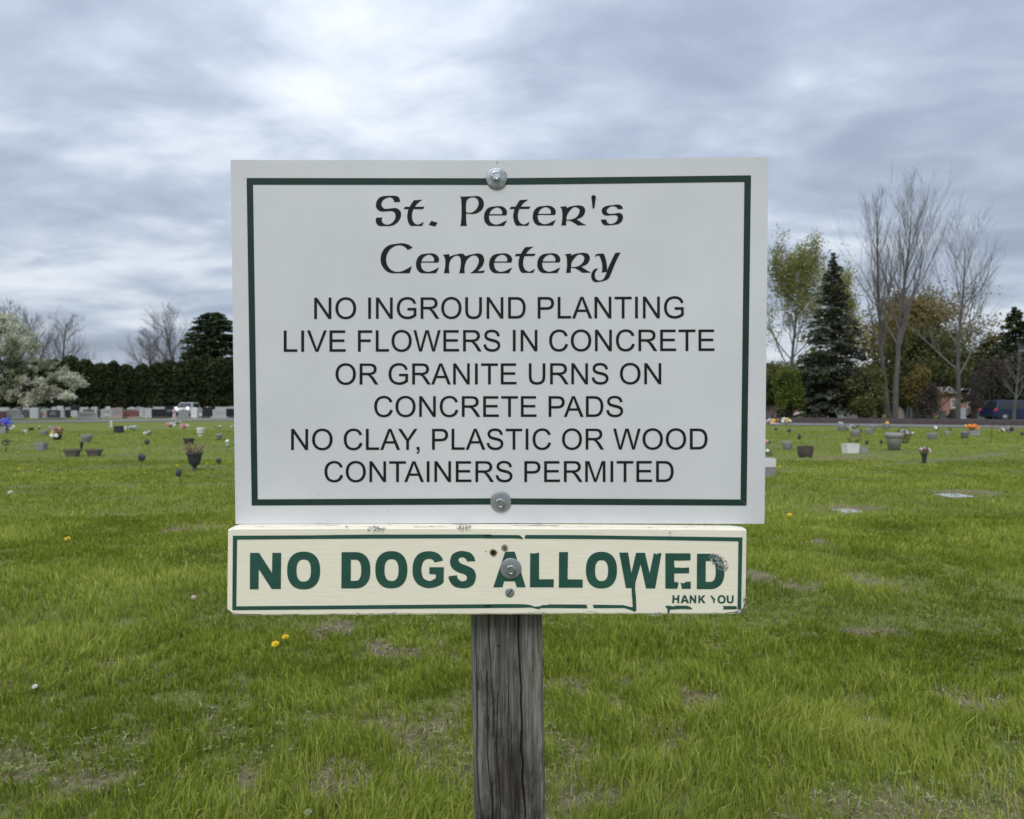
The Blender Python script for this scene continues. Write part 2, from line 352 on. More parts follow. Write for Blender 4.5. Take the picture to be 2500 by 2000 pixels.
# grass blades
M_GRASS = leaf_mat('grass_blades', (0.085, 0.128, 0.012), (0.238, 0.305, 0.030), (0.480, 0.520, 0.125), transl=0.42, rough=0.7)
M_STRAW = leaf_mat('dead_grass', (0.12, 0.095, 0.055), (0.27, 0.225, 0.14), (0.46, 0.41, 0.29), transl=0.1)
def blades(name, label, cat, n_zones, mat, rng, straw=False):
    X = []; Y = []
    for y0, y1, n in n_zones:
        yy = np.sqrt(rng.uniform(y0 * y0, y1 * y1, n)); xx = rng.uniform(-1, 1, n) * (yy * 0.72 + 1.3); X.append(xx); Y.append(yy)
    x = np.concatenate(X); y = np.concatenate(Y)
    dry = dry_mask(x, y); cl = 0.55 * fbm(x * 4.2, y * 4.2, 91, 3) + 0.45 * fbm(x * 12, y * 12, 93, 2); big = fbm(x * 1.1, y * 1.1, 97, 3)
    if straw: keep = rng.uniform(0, 1, len(x)) < np.clip(dry * 1.3 + 0.10 + 0.22 * np.clip((4.2 - y) / 1.5, 0, 1), 0, 1)
    else: keep = rng.uniform(0, 1, len(x)) < np.clip(1.04 - dry * 1.0, 0.12, 1) * np.clip(0.22 + (cl - 0.33) * 4.6, 0.18, 1)
    x, y, dry, cl, big = [q[keep] for q in (x, y, dry, cl, big)]; n = len(x)
    z = ground_z(x, y) - 0.004
    if straw:
        h = rng.uniform(0.02, 0.07, n); w = rng.uniform(0.0010, 0.0022, n) * (1 + y * 0.10); lean = rng.uniform(1.1, 1.5, n)
    else:
        h = rng.uniform(0.035, 0.085, n) * (0.55 + 1.15 * np.clip((big - 0.3) * 1.4 + (cl - 0.45) * 1.6, 0, 1)) * (1 - 0.45 * dry)
        tall = rng.uniform(0, 1, n) > 0.975; h = np.where(tall, h * 1.45, h)
        h = h * np.clip(1.15 - y * 0.03, 0.62, 1.1)
        w = rng.uniform(0.0011, 0.0023, n) * (1 + np.clip(y - 2.5, 0, 40) * 0.22); lean = np.abs(rng.normal(0.32, 0.26, n)) + 0.03
    a = rng.uniform(0, 2 * np.pi, n) + 0.0; fa = fbm(x * 1.7, y * 1.7, 14, 2) * 9
    if not straw: a = np.where(rng.uniform(0, 1, n) < 0.5, fa + rng.normal(0, 0.6, n), a)
    b = rng.uniform(0, np.pi, n)
    wx, wy = np.cos(b) * w, np.sin(b) * w; dx, dy = np.cos(a), np.sin(a)
    s1, c1 = np.sin(lean * 0.55), np.cos(lean * 0.55); s2, c2 = np.sin(np.minimum(lean * 1.9, 1.75)), np.cos(np.minimum(lean * 1.9, 1.75))
    mxp, myp, mz = x + dx * s1 * h * 0.55, y + dy * s1 * h * 0.55, z + c1 * h * 0.55
    tx, ty, tz = mxp + dx * s2 * h * 0.45, myp + dy * s2 * h * 0.45, mz + c2 * h * 0.45
    V = np.empty((n, 5, 3), np.float32)
    V[:, 0] = np.stack([x - wx * 0.8, y - wy * 0.8, z], -1); V[:, 1] = np.stack([x + wx * 0.8, y + wy * 0.8, z], -1)
    V[:, 2] = np.stack([mxp - wx, myp - wy, mz], -1); V[:, 3] = np.stack([mxp + wx, myp + wy, mz], -1); V[:, 4] = np.stack([tx, ty, tz], -1)
    k = np.arange(n)[:, None] * 5
    T = np.concatenate([k + [0, 1, 3], k + [0, 3, 2], k + [2, 3, 4]], 0)
    tone = np.clip(rng.normal(0.46, 0.24, n) + (big - 0.5) * 0.9 + (rng.uniform(0, 1, n) > 0.965) * 0.5, 0, 1)
    tone = np.repeat(tone, 5)
    o = np_mesh(name, V, T, mat, attrs={'tone': tone}); tag(o, label, cat, kind='stuff')
rng = np.random.default_rng(4)
blades('grass', 'bright green spring lawn grass with uneven tufts across the cemetery', 'grass', ((1.6, 5, 260000), (5, 10, 260000), (10, 20, 175000), (20, 42, 110000)), M_GRASS, rng)
blades('dead_grass', 'straw coloured dead grass matted over the bare spots', 'dead grass', ((2.0, 5, 60000), (5, 12, 60000)), M_STRAW, rng, True)
def clover():
    n = 15000; yy = np.sqrt(rng.uniform(4, 64, n)); x = rng.uniform(-1, 1, n) * (yy * .72 + .5); y = yy; m = fbm(x * 1.6, y * 1.6, 131, 3) + 0.25 * dry_mask(x, y); k = m > 0.60; x, y = x[k], y[k]; n = len(x)
    hz = rng.uniform(.018, .05, n); z = ground_z(x, y) + hz; V = []; T = []; a0 = rng.uniform(0, 6.28, n)
    for p in range(3):
        a = a0 + p * 2.094; r = rng.uniform(.006, .011, n); c, s_ = np.cos(a), np.sin(a); tz = rng.uniform(-.2, .35, n) * r
        V.append(np.stack([np.stack([x, y, z], -1), np.stack([x + c * r - s_ * r * .55, y + s_ * r + c * r * .55, z + tz], -1), np.stack([x + c * r * 1.5, y + s_ * r * 1.5, z + tz * .7], -1), np.stack([x + c * r + s_ * r * .55, y + s_ * r - c * r * .55, z + tz], -1)], 1))
    V = np.concatenate(V, 0).reshape(-1, 3); T = np.arange(len(V)).reshape(-1, 4)
    o = np_mesh('clover', V, T, leaf_mat('clover_leaf', (0.10, 0.15, 0.05), (0.18, 0.25, 0.09), (0.32, 0.38, 0.18), 0.25), None, {'tone': np.repeat(np.tile(rng.uniform(0, 1, n), 3), 4)}, k=4); tag(o, 'pale green clover and small weeds spreading through the thin turf', 'clover', kind='stuff')
clover()
blades('coarse_grass', 'scattered wide blue green blades of coarse grass among the lawn', 'grass', ((2.0, 6, 5000),), leaf_mat('coarse_blades', (0.09, 0.14, 0.05), (0.17, 0.24, 0.09), (0.32, 0.38, 0.18), 0.3), rng)
# road curving round the lawn
M_ROAD = mat_noise('pale_asphalt', (0.115, 0.116, 0.108), (0.175, 0.175, 0.165), 4, 0.9, 8, stretch=(1, 1, 1))
M_MULCH = mat_noise('dark_mulch', (0.018, 0.012, 0.011), (0.055, 0.038, 0.034), 5, 1.0, 8, bump=0.8, bscale=9, bdist=0.06)
def strip(name, near, far, z, mat, kind='structure', ztop=None):
    V = []; T = []
    for (a, b) in zip(near, far): V.append((a[0], a[1], z)); V.append((b[0], b[1], z if ztop is None else ztop))
    for i in range(len(near) - 1): T += [(2 * i, 2 * i + 2, 2 * i + 1), (2 * i + 1, 2 * i + 2, 2 * i + 3)]
    return tag(np_mesh(name, V, T, mat), kind=kind)
NEAR = [gp(-700, 1040), gp(-250, 1035), gp(30, 1033), gp(300, 1030.5), gp(570, 1027), gp(900, 1027.5), gp(1300, 1030), gp(1600, 1034), gp(1870, 1038), gp(2150, 1042.5), gp(2500, 1046), gp(2800, 1050), gp(3300, 1060)]
FAR = [gp(-700, 1031), gp(-250, 1027), gp(30, 1028), gp(300, 1024.5), gp(570, 1020.8), gp(900, 1022), gp(1300, 1025), gp(1600, 1029), gp(1870, 1033), gp(2150, 1036), gp(2500, 1041), gp(2800, 1045), gp(3300, 1053)]
strip('road', NEAR, FAR, 0.03, M_ROAD)
def build_mulch():
    pts = [(1780, 1031.5), (1870, 1032.7), (2150, 1035.7), (2500, 1040.6), (2800, 1044.6)]
    mb = MB(); rows = []
    for i in range(len(pts) - 1):
        for k in range(14):
            t = k / 14; px = pts[i][0] * (1 - t) + pts[i + 1][0] * t; py = pts[i][1] * (1 - t) + pts[i + 1][1] * t; rows.append(gp(px, py))
    V = []; rg = random.Random(3)
    prof = [(0, 0.02), (0.4, 0.26), (1.1, 0.36), (3.0, 0.38), (5.0, 0.32), (7.0, -0.02)]
    for (x, y) in rows:
        l = math.hypot(x, y)
        for d, h in prof: V.append((x * (1 + d / l), y * (1 + d / l), h + (rg.uniform(-.03, .03) if 0.1 < h else 0)))
    n = len(prof); Fs = [(i * n + j, (i + 1) * n + j, (i + 1) * n + j + 1, i * n + j + 1) for i in range(len(rows) - 1) for j in range(n - 1)]
    mb.add(V, Fs, True); tag(mb.build('mulch_bank', M_MULCH), kind='structure')
build_mulch()

# ------------------------------------------------------------------ lettering outlines (units 2048 per em, capitals 1466 high)
GL = {
'N': ([(156,0),(156,1466),(355,1466),(1125,315),(1125,1466),(1311,1466),(1311,0),(1112,0),(342,1152),(342,0)],),
'A': ([(-3,0),(560,1466),(769,1466),(1369,0),(1148,0),(977,444),(364,444),(203,0)],[(420,602),(917,602),(764,1008),(694,1193,660,1312),(632,1171,581,1032)]),
'E': ([(162,0),(162,1466),(1222,1466),(1222,1293),(356,1293),(356,844),(1167,844),(1167,672),(356,672),(356,173),(1256,173),(1256,0)],),
'F': ([(168,0),(168,1466),(1157,1466),(1157,1293),(362,1293),(362,839),(1050,839),(1050,666),(362,666),(362,0)],),
'I': ([(191,0),(191,1466),(385,1466),(385,0)],),
'L': ([(150,0),(150,1466),(344,1466),(344,173),(1066,173),(1066,0)],),
'M': ([(152,0),(152,1466),(444,1466),(791,428),(839,283),(861,211),(886,291),(939,446),(1290,1466),(1551,1466),(1551,0),(1364,0),(1364,1227),(938,0),(763,0),(339,1248),(339,0)],),
'T': ([(531,0),(531,1293),(48,1293),(48,1466),(1210,1466),(1210,1293),(725,1293),(725,0)],),
'V': ([(577,0),(9,1466),(219,1466),(600,401),(646,273),(677,161),(711,281),(756,401),(1152,1466),(1350,1466),(776,0)],),
'W': ([(414,0),(25,1466),(224,1466),(447,505),(483,354),(509,205),(565,440),(575,476),(854,1466),(1088,1466),(1298,724),(1377,448),(1412,205),(1440,344),(1485,524),(1715,1466),(1910,1466),(1508,0),(1321,0),(1012,1117),(973,1257),(966,1289),(943,1188),(923,1117),(612,0)],),
'Y': ([(571,0),(571,621),(6,1466),(242,1466),(531,1024),(611,900),(680,776),(746,891),(840,1036),(1124,1466),(1350,1466),(765,621),(765,0)],),
',': ([(182,0),(182,205),(387,205),(387,0),(387,-113,347,-182.5),(307,-252,220,-290),(170,-213),(227,-188,254,-139.5),(281,-91,284,0)],),
'P': ([(158,0),(158,1466),(711,1466),(857,1466,934,1452),(1042,1434,1115,1383.5),(1188,1333,1232.5,1242),(1277,1151,1277,1042),(1277,855,1158,725.5),(1039,596,728,596),(352,596),(352,0)],
      [(352,769),(731,769),(919,769,998,839),(1077,909,1077,1036),(1077,1128,1030.5,1193.5),(984,1259,908,1280),(859,1293,727,1293),(352,1293)]),
'R': ([(161,0),(161,1466),(811,1466),(1007,1466,1109,1426.5),(1211,1387,1272,1287),(1333,1187,1333,1066),(1333,910,1232,803),(1131,696,920,667),(997,630,1037,594),(1122,516,1198,399),(1453,0),(1209,0),(1015,305),(930,437,875,507),(820,577,776.5,605),(733,633,688,644),(655,651,580,651),(355,651),(355,0)],
      [(355,819),(772,819),(905,819,980,846.5),(1055,874,1094,934.5),(1133,995,1133,1066),(1133,1170,1057.5,1237),(982,1304,819,1304),(355,1304)]),
'D': ([(158,0),(158,1466),(663,1466),(834,1466,924,1445),(1050,1416,1139,1340),(1255,1242,1312.5,1089.5),(1370,937,1370,741),(1370,574,1331,445),(1292,316,1231,231.5),(1170,147,1097.5,98.5),(1025,50,922.5,25),(820,0,687,0)],
      [(352,173),(665,173),(810,173,892.5,200),(975,227,1024,276),(1093,345,1131.5,461.5),(1170,578,1170,744),(1170,974,1094.5,1097.5),(1019,1221,911,1263),(833,1293,660,1293),(352,1293)]),
'C': ([(1204,514),(1398,465),(1337,226,1178.5,100.5),(1020,-25,791,-25),(554,-25,405.5,71.5),(257,168,179.5,351),(102,534,102,744),(102,973,189.5,1143.5),(277,1314,438.5,1402.5),(600,1491,794,1491),(1014,1491,1164,1379),(1314,1267,1373,1064),(1182,1019),(1131,1179,1034,1252),(937,1325,790,1325),(621,1325,507.5,1244),(394,1163,348,1026.5),(302,890,302,745),(302,558,356.5,418.5),(411,279,526,210),(641,141,775,141),(938,141,1051,235),(1164,329,1204,514)],),
'G': ([(844,575),(844,747),(1465,748),(1465,204),(1322,90,1170,32.5),(1018,-25,858,-25),(642,-25,465.5,67.5),(289,160,199,335),(109,510,109,726),(109,940,198.5,1125.5),(288,1311,456,1401),(624,1491,843,1491),(1002,1491,1130.5,1439.5),(1259,1388,1332,1296),(1405,1204,1443,1056),(1268,1008),(1235,1120,1186,1184),(1137,1248,1046,1286.5),(955,1325,844,1325),(711,1325,614,1284.5),(517,1244,457.5,1178),(398,1112,365,1033),(309,897,309,738),(309,542,376.5,410),(444,278,573,214),(702,150,847,150),(973,150,1093,198.5),(1213,247,1275,302),(1275,575)],),
'O': ([(99,714),(99,1079,295,1285.5),(491,1492,801,1492),(1004,1492,1167,1395),(1330,1298,1415.5,1124.5),(1501,951,1501,731),(1501,508,1411,332),(1321,156,1156,65.5),(991,-25,800,-25),(593,-25,430,75),(267,175,183,348),(99,521,99,714)],
      [(299,711),(299,446,441.5,293.5),(584,141,799,141),(1018,141,1159.5,295),(1301,449,1301,732),(1301,911,1240.5,1044.5),(1180,1178,1063.5,1251.5),(947,1325,802,1325),(596,1325,447.5,1183.5),(299,1042,299,711)]),
'S': ([(92,471),(275,487),(288,377,335.5,306.5),(383,236,483,192.5),(583,149,708,149),(819,149,904,182),(989,215,1030.5,272.5),(1072,330,1072,398),(1072,467,1032,518.5),(992,570,900,605),(841,628,639,676.5),(437,725,356,768),(251,823,199.5,904.5),(148,986,148,1087),(148,1198,211,1294.5),(274,1391,395,1441),(516,1491,664,1491),(827,1491,951.5,1438.5),(1076,1386,1143,1284),(1210,1182,1215,1053),(1029,1039),(1014,1178,927.5,1249),(841,1320,672,1320),(496,1320,415.5,1255.5),(335,1191,335,1100),(335,1021,392,970),(448,919,684.5,865.5),(921,812,1009,772),(1137,713,1198,622.5),(1259,532,1259,414),(1259,297,1192,193.5),(1125,90,999.5,32.5),(874,-25,717,-25),(518,-25,383.5,33),(249,91,172.5,207.5),(96,324,92,471)],),
'U': ([(1120,1466),(1314,1466),(1314,619),(1314,398,1264,268),(1214,138,1083.5,56.5),(953,-25,741,-25),(535,-25,404,46),(273,117,217,251.5),(161,386,161,619),(161,1466),(355,1466),(355,620),(355,429,390.5,338.5),(426,248,512.5,199),(599,150,724,150),(938,150,1029,247),(1120,344,1120,620)],),
}
ADV = dict(A=1366, C=1479, D=1479, E=1366, F=1251, G=1593, I=569, L=1139, M=1706, N=1479, O=1593, P=1366, R=1479, S=1366, T=1251, U=1479, V=1366, W=1933, Y=1366)
ADV[','] = 569
KERN = {'AY': -152, 'Y,': -264, 'TA': -152, 'PA': -152}
def flat(contour, n=4):
    out = []; cur = None
    for p in contour:
        if len(p) == 2: cur = p; out.append(p)
        else:
            for i in range(1, n + 1):
                t = i / n; out.append(((1 - t) ** 2 * cur[0] + 2 * t * (1 - t) * p[0] + t * t * p[2], (1 - t) ** 2 * cur[1] + 2 * t * (1 - t) * p[1] + t * t * p[3]))
            cur = (p[2], p[3])
    if math.dist(out[0], out[-1]) < 1e-6: out.pop()
    return out
def smooth(pts, n=5):              # Catmull-Rom through points; a third entry marks a corner
    m = len(pts); out = []
    for i in range(m):
        p0, p1, p2, p3 = pts[(i - 1) % m], pts[i], pts[(i + 1) % m], pts[(i + 2) % m]
        a, b = Vector(p1[:2]), Vector(p2[:2])
        ta = Vector((0, 0)) if False else (b - Vector(p0[:2])) * 0.5
        tb = (Vector(p3[:2]) - a) * 0.5
        if len(p1) == 3: ta = (b - a) * 1.0
        if len(p2) == 3: tb = (b - a) * 1.0
        if len(p1) == 3 and len(p2) == 3: out.append(tuple(a)); continue
        if len(p1) == 3: ta = (b - a) * 2 - tb
        if len(p2) == 3: tb = (b - a) * 2 - ta
        L0 = (b - a).length * 1.3
        if ta.length > L0: ta *= L0 / ta.length
        if tb.length > L0: tb *= L0 / tb.length
        for k in range(n):
            t = k / n; h1 = 2 * t ** 3 - 3 * t ** 2 + 1; h2 = t ** 3 - 2 * t ** 2 + t; h3 = -2 * t ** 3 + 3 * t ** 2; h4 = t ** 3 - t ** 2
            out.append(tuple(h1 * a + h2 * ta + h3 * b + h4 * tb))
    return out
# the two faces the lettering lies on (the post and boards lean a little towards the reader)
TILT = 0.0335
def face_y(x, z, bend=True):
    y = 1.30 - (z - 1.61) * TILT
    if bend: y -= 0.0155 * max(0.0, (x + 0.02) / 0.46) ** 1.6
    return y
def on_face(px, py, off=0.0, bend=True):
    d = ray(px, py); t = 1.3
    for _ in range(12):
        p = Vector((0, 0, CAM_H)) + d * t; t += (face_y(p.x, p.z, bend) - off - p.y) / d.y
    return Vector((0, 0, CAM_H)) + d * t
BOARD_OFF = 0.0345
def add_fill(mb, contours, off, bend):
    pts = [p for c in contours for p in c]
    tris = tessellate_polygon([[Vector((x, y, 0)) for x, y in c] for c in contours])
    base = [on_face(x, y, off, bend) for x, y in pts]
    fs = []
    for t in tris:
        a, b, c = [pts[i] for i in t]
        cr = (b[0] - a[0]) * (c[1] - a[1]) - (b[1] - a[1]) * (c[0] - a[0])
        if abs(cr) < 1e-9: continue
        fs.append(t if cr < 0 else (t[0], t[2], t[1]))
    mb.add(base, fs)
def word_contours(word, x0, x1, ytl, ybl, ytr, ybr, XL, XR):
    """outlines of a word between pixels x0..x1; cap line ytl..ytr and base line ybl..ybr across the whole line XL..XR"""
    pen = 0; cs = []
    for i, ch in enumerate(word):
        for c in GL[ch]: cs.append((i, [(x + pen, y) for x, y in flat(c)]))
        pen += ADV[ch] + KERN.get(word[i:i + 2], 0)
    xs = [p[0] for _, c in cs for p in c]; a, b = min(xs), max(xs)
    out = {}
    for i, c in cs:
        q = []
        for x, y in c:
            px = x0 + (x - a) / (b - a) * (x1 - x0); t = (px - XL) / (XR - XL)
            yb = ybl + (ybr - ybl) * t; yt = ytl + (ytr - ytl) * t
            q.append((px, yb + (yt - yb) * y / 1466))
        out.setdefault(i, []).append(q)
    return out
M_SIGN = mat_noise('white_sign_panel', (0.60, 0.605, 0.63), (0.655, 0.66, 0.68), 5, 0.42, 7, bump=0.05, bscale=900, bdist=0.0004)
M_SIGNBACK = mat_noise('sign_back', (0.4, 0.4, 0.4), (0.45, 0.45, 0.45), 10, 0.6)
M_INK = mat_noise('black_print', (0.007, 0.009, 0.008), (0.011, 0.013, 0.012), 60, 0.5, spec=0.22)
M_GREEN = mat_noise('dark_green_print', (0.012, 0.034, 0.026), (0.016, 0.041, 0.032), 40, 0.5, spec=0.25)
def sign_panel():
    root = empty('cemetery_sign', (on_face(1221, 830)), label='large white metal sign with green border listing cemetery planting rules, bolted to the wooden post', cat='sign')
    inv = Matrix.Translation(-root.location)
    # panel: grid following the slight bend
    nx, nz = 44, 12; V = []; Fc = []
    TL, TR, BR, BL = (563, 390.5), (1876, 384), (1866.5, 1278.3), (575, 1280)
    TM, BM = (1221, 392), (1222, 1277.5)
    def edge(a, m, b, t):
        # straight halves; the right half bends forward, which the surface itself already gives
        return (a[0] + (b[0] - a[0]) * t, a[1] + (b[1] - a[1]) * t)
    def top_y(px): return 390.5 + 1.0 * min(1, (px - 563) / 640) - (8.3 * max(0, (px - 1200) / 676) ** 1.15)
    def bot_y(px): return 1279.5 - 2.0 * min(1, (px - 575) / 640) + (1.6 * max(0, (px - 1200) / 666))
    for s_, off in ((0, 0.0), (1, -0.003)):
        for j in range(nz + 1):
            for i in range(nx + 1):
                u, v = i / nx, j / nz
                xt = TL[0] + (TR[0] - TL[0]) * u; xb = BL[0] + (BR[0] - BL[0]) * u
                px = xt + (xb - xt) * v; py = top_y(xt) + (bot_y(xb) - top_y(xt)) * v
                p = on_face(px, py, 0.0)
                if s_: p = p + Vector((0, 0.003, 0.0001))
                V.append(p - root.location)
    W = nx + 1; S = W * (nz + 1)
    for j in range(nz):
        for i in range(nx):
            a = j * W + i; Fc.append((a, a + W, a + W + 1, a + 1)); Fc.append((S + a, S + a + 1, S + a + W + 1, S + a + W))
    for i in range(nx):
        Fc.append((i, i + 1, S + i + 1, S + i)); b = nz * W + i; Fc.append((b + 1, b, S + b, S + b + 1))
    for j in range(nz):
        a = j * W; Fc.append((a + W, a, S + a, S + a + W)); b = a + nx; Fc.append((b, b + W, S + b + W, S + b))
    mb = MB(); mb.add(V, Fc, False); mb.build('panel', M_SIGN, root)
    # green border, outer and inner outline
    O = [(602, 434.5), (1833.6, 428.5), (1822.8, 1233.5), (614.5, 1234.5)]
    I = [(617.5, 450.5), (1817.5, 444.2), (1808, 1218.6), (629, 1219.5)]
    def mid(a, b, t, dy=0): return (a[0] + (b[0] - a[0]) * t, a[1] + (b[1] - a[1]) * t + dy)
    def sag_top(px): return top_y(px) - (390.5 + (384.0 - 390.5) * (px - 563) / 1313)
    def sag_bot(px): return bot_y(px) - (1279.5 + (1278.3 - 1279.5) * (px - 575) / 1291)
    mb = MB()
    for k, (a, b) in enumerate(((0, 1), (1, 2), (2, 3), (3, 0))):
        n = 40; vs = []
        for i in range(n + 1):
            t = i / n
            for Q in (O, I):
                x, y = mid(Q[a], Q[b], t)
                if k == 0: y += sag_top(x) * 0.9
                if k == 2: y += sag_bot(x) * 1.6
                vs.append(on_face(x, y, 0.0006))
        mb.add([v - root.location for v in vs], [(2 * i, 2 * i + 1, 2 * i + 3, 2 * i + 2) for i in range(n)])
    mb.build('border', M_GREEN, root)
    lines = [((727, 778.8, 724, 777), (767, 1669.5), [('NO', 767, 869.5), ('INGROUND', 898.8, 1283.4), ('PLANTING', 1312.7, 1669.5)]),
             ((807, 859, 804.5, 856.8), (692.6, 1744.5), [('LIVE', 692.6, 843.9), ('FLOWERS', 873.8, 1221.4), ('IN', 1252, 1312), ('CONCRETE', 1340.6, 1744.5)]),
             ((887.7, 939, 886.7, 938), (819, 1614.6), [('OR', 819, 923.8), ('GRANITE', 948.4, 1261), ('URNS', 1290.9, 1485.7), ('ON', 1513.3, 1614.6)]),
             ((967.4, 1017.9, 967.2, 1017.9), (913.4, 1521.4), [('CONCRETE', 913.4, 1310), ('PADS', 1339.3, 1521.4)]),
             ((1047.4, 1098.8, 1046.4, 1097.3), (710.6, 1727.5), [('NO', 710.6, 812), ('CLAY,', 839, 1024.2), ('PLASTIC', 1054.8, 1345.5), ('OR', 1372, 1474.8), ('WOOD', 1497, 1727.5)]),
             ((1126.4, 1177, 1125.6, 1176.8), (792, 1644.7), [('CONTAINERS', 792, 1251.2), ('PERMITED', 1280, 1644.7)])]
    for (yy, (XL, XR), words) in lines:
        for w, a, b in words:
            for i, cs in sorted(word_contours(w, a, b, *yy, XL, XR).items()):
                mb = MB(); add_fill(mb, cs, 0.0006, True)
                mb.v = [tuple(Vector(v) - root.location) for v in mb.v]; mb.build('letter', M_INK, root)
    # uncial title, traced letter by letter
    c = 1
    S_ = [(825,355,c),(668,357,c),(655,300),(610,250),(555,232),(450,260),(370,320),(335,400),(345,460),(390,520),(450,540),(560,530),(700,517),(780,545),(840,610),(852,700),(825,800),(750,900),(650,965),(560,987),(430,990),(310,990),(240,965),(195,900),(186,840),(205,770,c),(362,765,c),(342,830),(365,895),(420,940),(480,953),(560,940),(640,885),(695,800),(708,720),(690,650),(640,605),(580,595),(400,605),(330,605),(250,570),(200,500),(190,430),(215,330),(280,250),(380,207),(560,195),(700,195),(780,225),(815,280)]
    t_ = [(1190,312,c),(1425,297,c),(1380,320),(1290,390),(1215,485,c),(1465,482,c),(1432,543,c),(1178,543,c),(1150,630),(1138,720),(1150,820),(1200,910),(1290,953),(1370,925),(1450,875,c),(1408,985,c),(1110,985,c),(1050,910),(1020,800),(1018,690),(1050,543,c),(920,548,c),(955,485,c),(1080,485,c),(1130,400)]
    dot = [(1652,855,c),(1815,905,c),(1745,1003,c),(1580,957,c)]
    P_ = [(235,208,c),(300,217),(560,207),(720,203),(800,240),(860,320),(877,410),(850,520),(780,600),(680,655),(560,672),(410,655,c),(408,780),(415,900),(433,985,c),(252,985,c),(275,900),(288,700),(290,500),(280,300),(265,245)]
    Pi = [(410,628,c),(510,640),(600,615),(680,545),(735,430),(735,370),(710,290),(640,240),(570,235),(490,255),(430,310),(408,400),(405,520)]
    e_ = [(1490,835,c),(1408,985,c),(1040,985),(960,950),(900,870),(880,770),(895,650),(950,550),(1040,492),(1160,475),(1290,465),(1390,490),(1460,550),(1487,625),(1465,708,c),(1015,708,c),(1012,770),(1035,860),(1090,920),(1190,953),(1300,930),(1400,880)]
    ei = [(1025,680,c),(1045,620),(1100,550),(1200,503),(1280,515),(1340,570),(1358,630),(1345,680,c)]
    r_ = [(295,487,c),(462,467,c),(470,520,c),(560,480),(680,455),(800,448),(890,470),(945,530),(955,590),(935,670),(870,750),(730,810,c),(800,860),(900,925),(995,968,c),(760,972,c),(700,930),(600,870),(540,848),(462,842,c),(455,900),(458,972,c),(322,972,c),(345,880),(355,740),(350,620),(335,540)]
    ri = [(462,820,c),(560,820),(680,785),(770,705),(808,610),(800,550),(760,510),(690,488),(620,515),(540,600),(480,700)]
    ap = [(1150,525,c),(1198,525,c),(1225,330),(1237,240),(1225,200),(1178,175),(1130,200),(1118,240),(1130,330)]
    s_ = [(1945,540,c),(1808,542,c),(1785,500),(1740,475),(1680,467),(1590,495),(1530,560),(1525,610),(1550,650),(1620,670),(1740,660),(1850,645),(1920,675),(1950,740),(1940,820),(1890,895),(1800,945),(1660,962),(1520,970),(1440,950),(1390,890),(1372,820,c),(1515,820,c),(1525,870),(1560,915),(1630,938),(1710,915),(1780,865),(1815,780),(1795,725),(1730,700),(1620,708),(1510,715),(1430,680),(1390,610),(1405,540),(1470,480),(1580,450),(1680,440),(1800,423),(1880,440),(1930,480)]
    C_ = [(943,267,c),(810,325,c),(740,250),(650,208),(550,203),(450,235),(340,320),(265,450),(245,570),(265,700),(340,820),(440,885),(560,905),(680,880),(800,820),(925,745,c),(862,935,c),(560,937),(400,935),(290,905),(190,820),(115,690),(98,560),(125,420),(200,290),(330,200),(500,165),(680,150),(810,180),(890,225)]
    m_ = [(225,455,c),(397,435,c),(405,505,c),(500,465),(620,435),(710,422),(770,435),(825,495,c),(920,460),(1060,430),(1150,418),(1240,440),(1300,510),(1315,600),(1290,700),(1230,790),(1135,880,c),(1230,880),(1333,858,c),(1302,930,c),(938,937,c),(1030,880),(1110,790),(1160,690),(1175,610),(1155,530),(1100,480),(1030,470),(950,500),(860,590),(815,700),(797,820),(805,937,c),(658,937,c),(685,820),(702,700),(700,600),(680,520),(640,485),(580,475),(500,515),(430,590),(395,700),(388,820),(403,937,c),(252,937,c),(280,820),(293,700),(290,600),(270,510)]
    y_ = [(1212,443,c),(1275,357,c),(1475,347,c),(1520,430),(1560,580),(1580,720),(1585,850,c),(1680,620),(1825,330,c),(1980,315,c),(1900,460),(1800,680),(1720,880),(1650,1040),(1590,1105),(1480,1150),(1350,1175),(1240,1182),(1170,1150),(1125,1070),(1118,980),(1150,880),(1230,795,c),(1325,775,c),(1270,850),(1228,930),(1225,1010),(1255,1090),(1310,1130),(1400,1135),(1470,1095),(1530,1000),(1575,880,c),(1428,905,c),(1440,780),(1435,650),(1400,520),(1360,430),(1335,405),(1290,415)]
    s1, s2 = 10.78, 11.978
    def put(cs, ox, oy, sc, dx=0, dy=0):
        mb = MB(); out = [[(ox + dx + x / sc, oy + dy + y / sc) for x, y in smooth(k)] for k in cs]
        add_fill(mb, out, 0.0006, True); mb.v = [tuple(Vector(v) - root.location) for v in mb.v]; mb.build('letter', M_INK, root)
    put([S_], 900, 460, s1); put([t_], 900, 460, s1); put([dot], 900, 460, s1)
    put([P_, Pi], 1100, 460, s1); put([e_, ei], 1100, 460, s1); put([t_], 900, 460, s1, 258.7, -0.4); put([e_, ei], 1100, 460, s1, 119, -1)
    put([r_, ri], 1340, 460, s1); put([ap], 1340, 460, s1); put([s_], 1340, 460, s1)
    put([C_], 920, 580, s1); put([e_, ei], 1100, 460, s1, -166.1, 115.3); put([m_], 1060, 580, s1); put([e_, ei], 1100, 460, s1, 12.4, 115.3)
    put([t_], 900, 460, s1, 271.5, 114.7); put([e_, ei], 1100, 460, s1, 130, 115); put([r_, ri], 1340, 460, s1, 11.4, 115.7); put([y_], 1350, 590, s2)
    # little pencil tick and a few specks on the panel
    mb = MB()
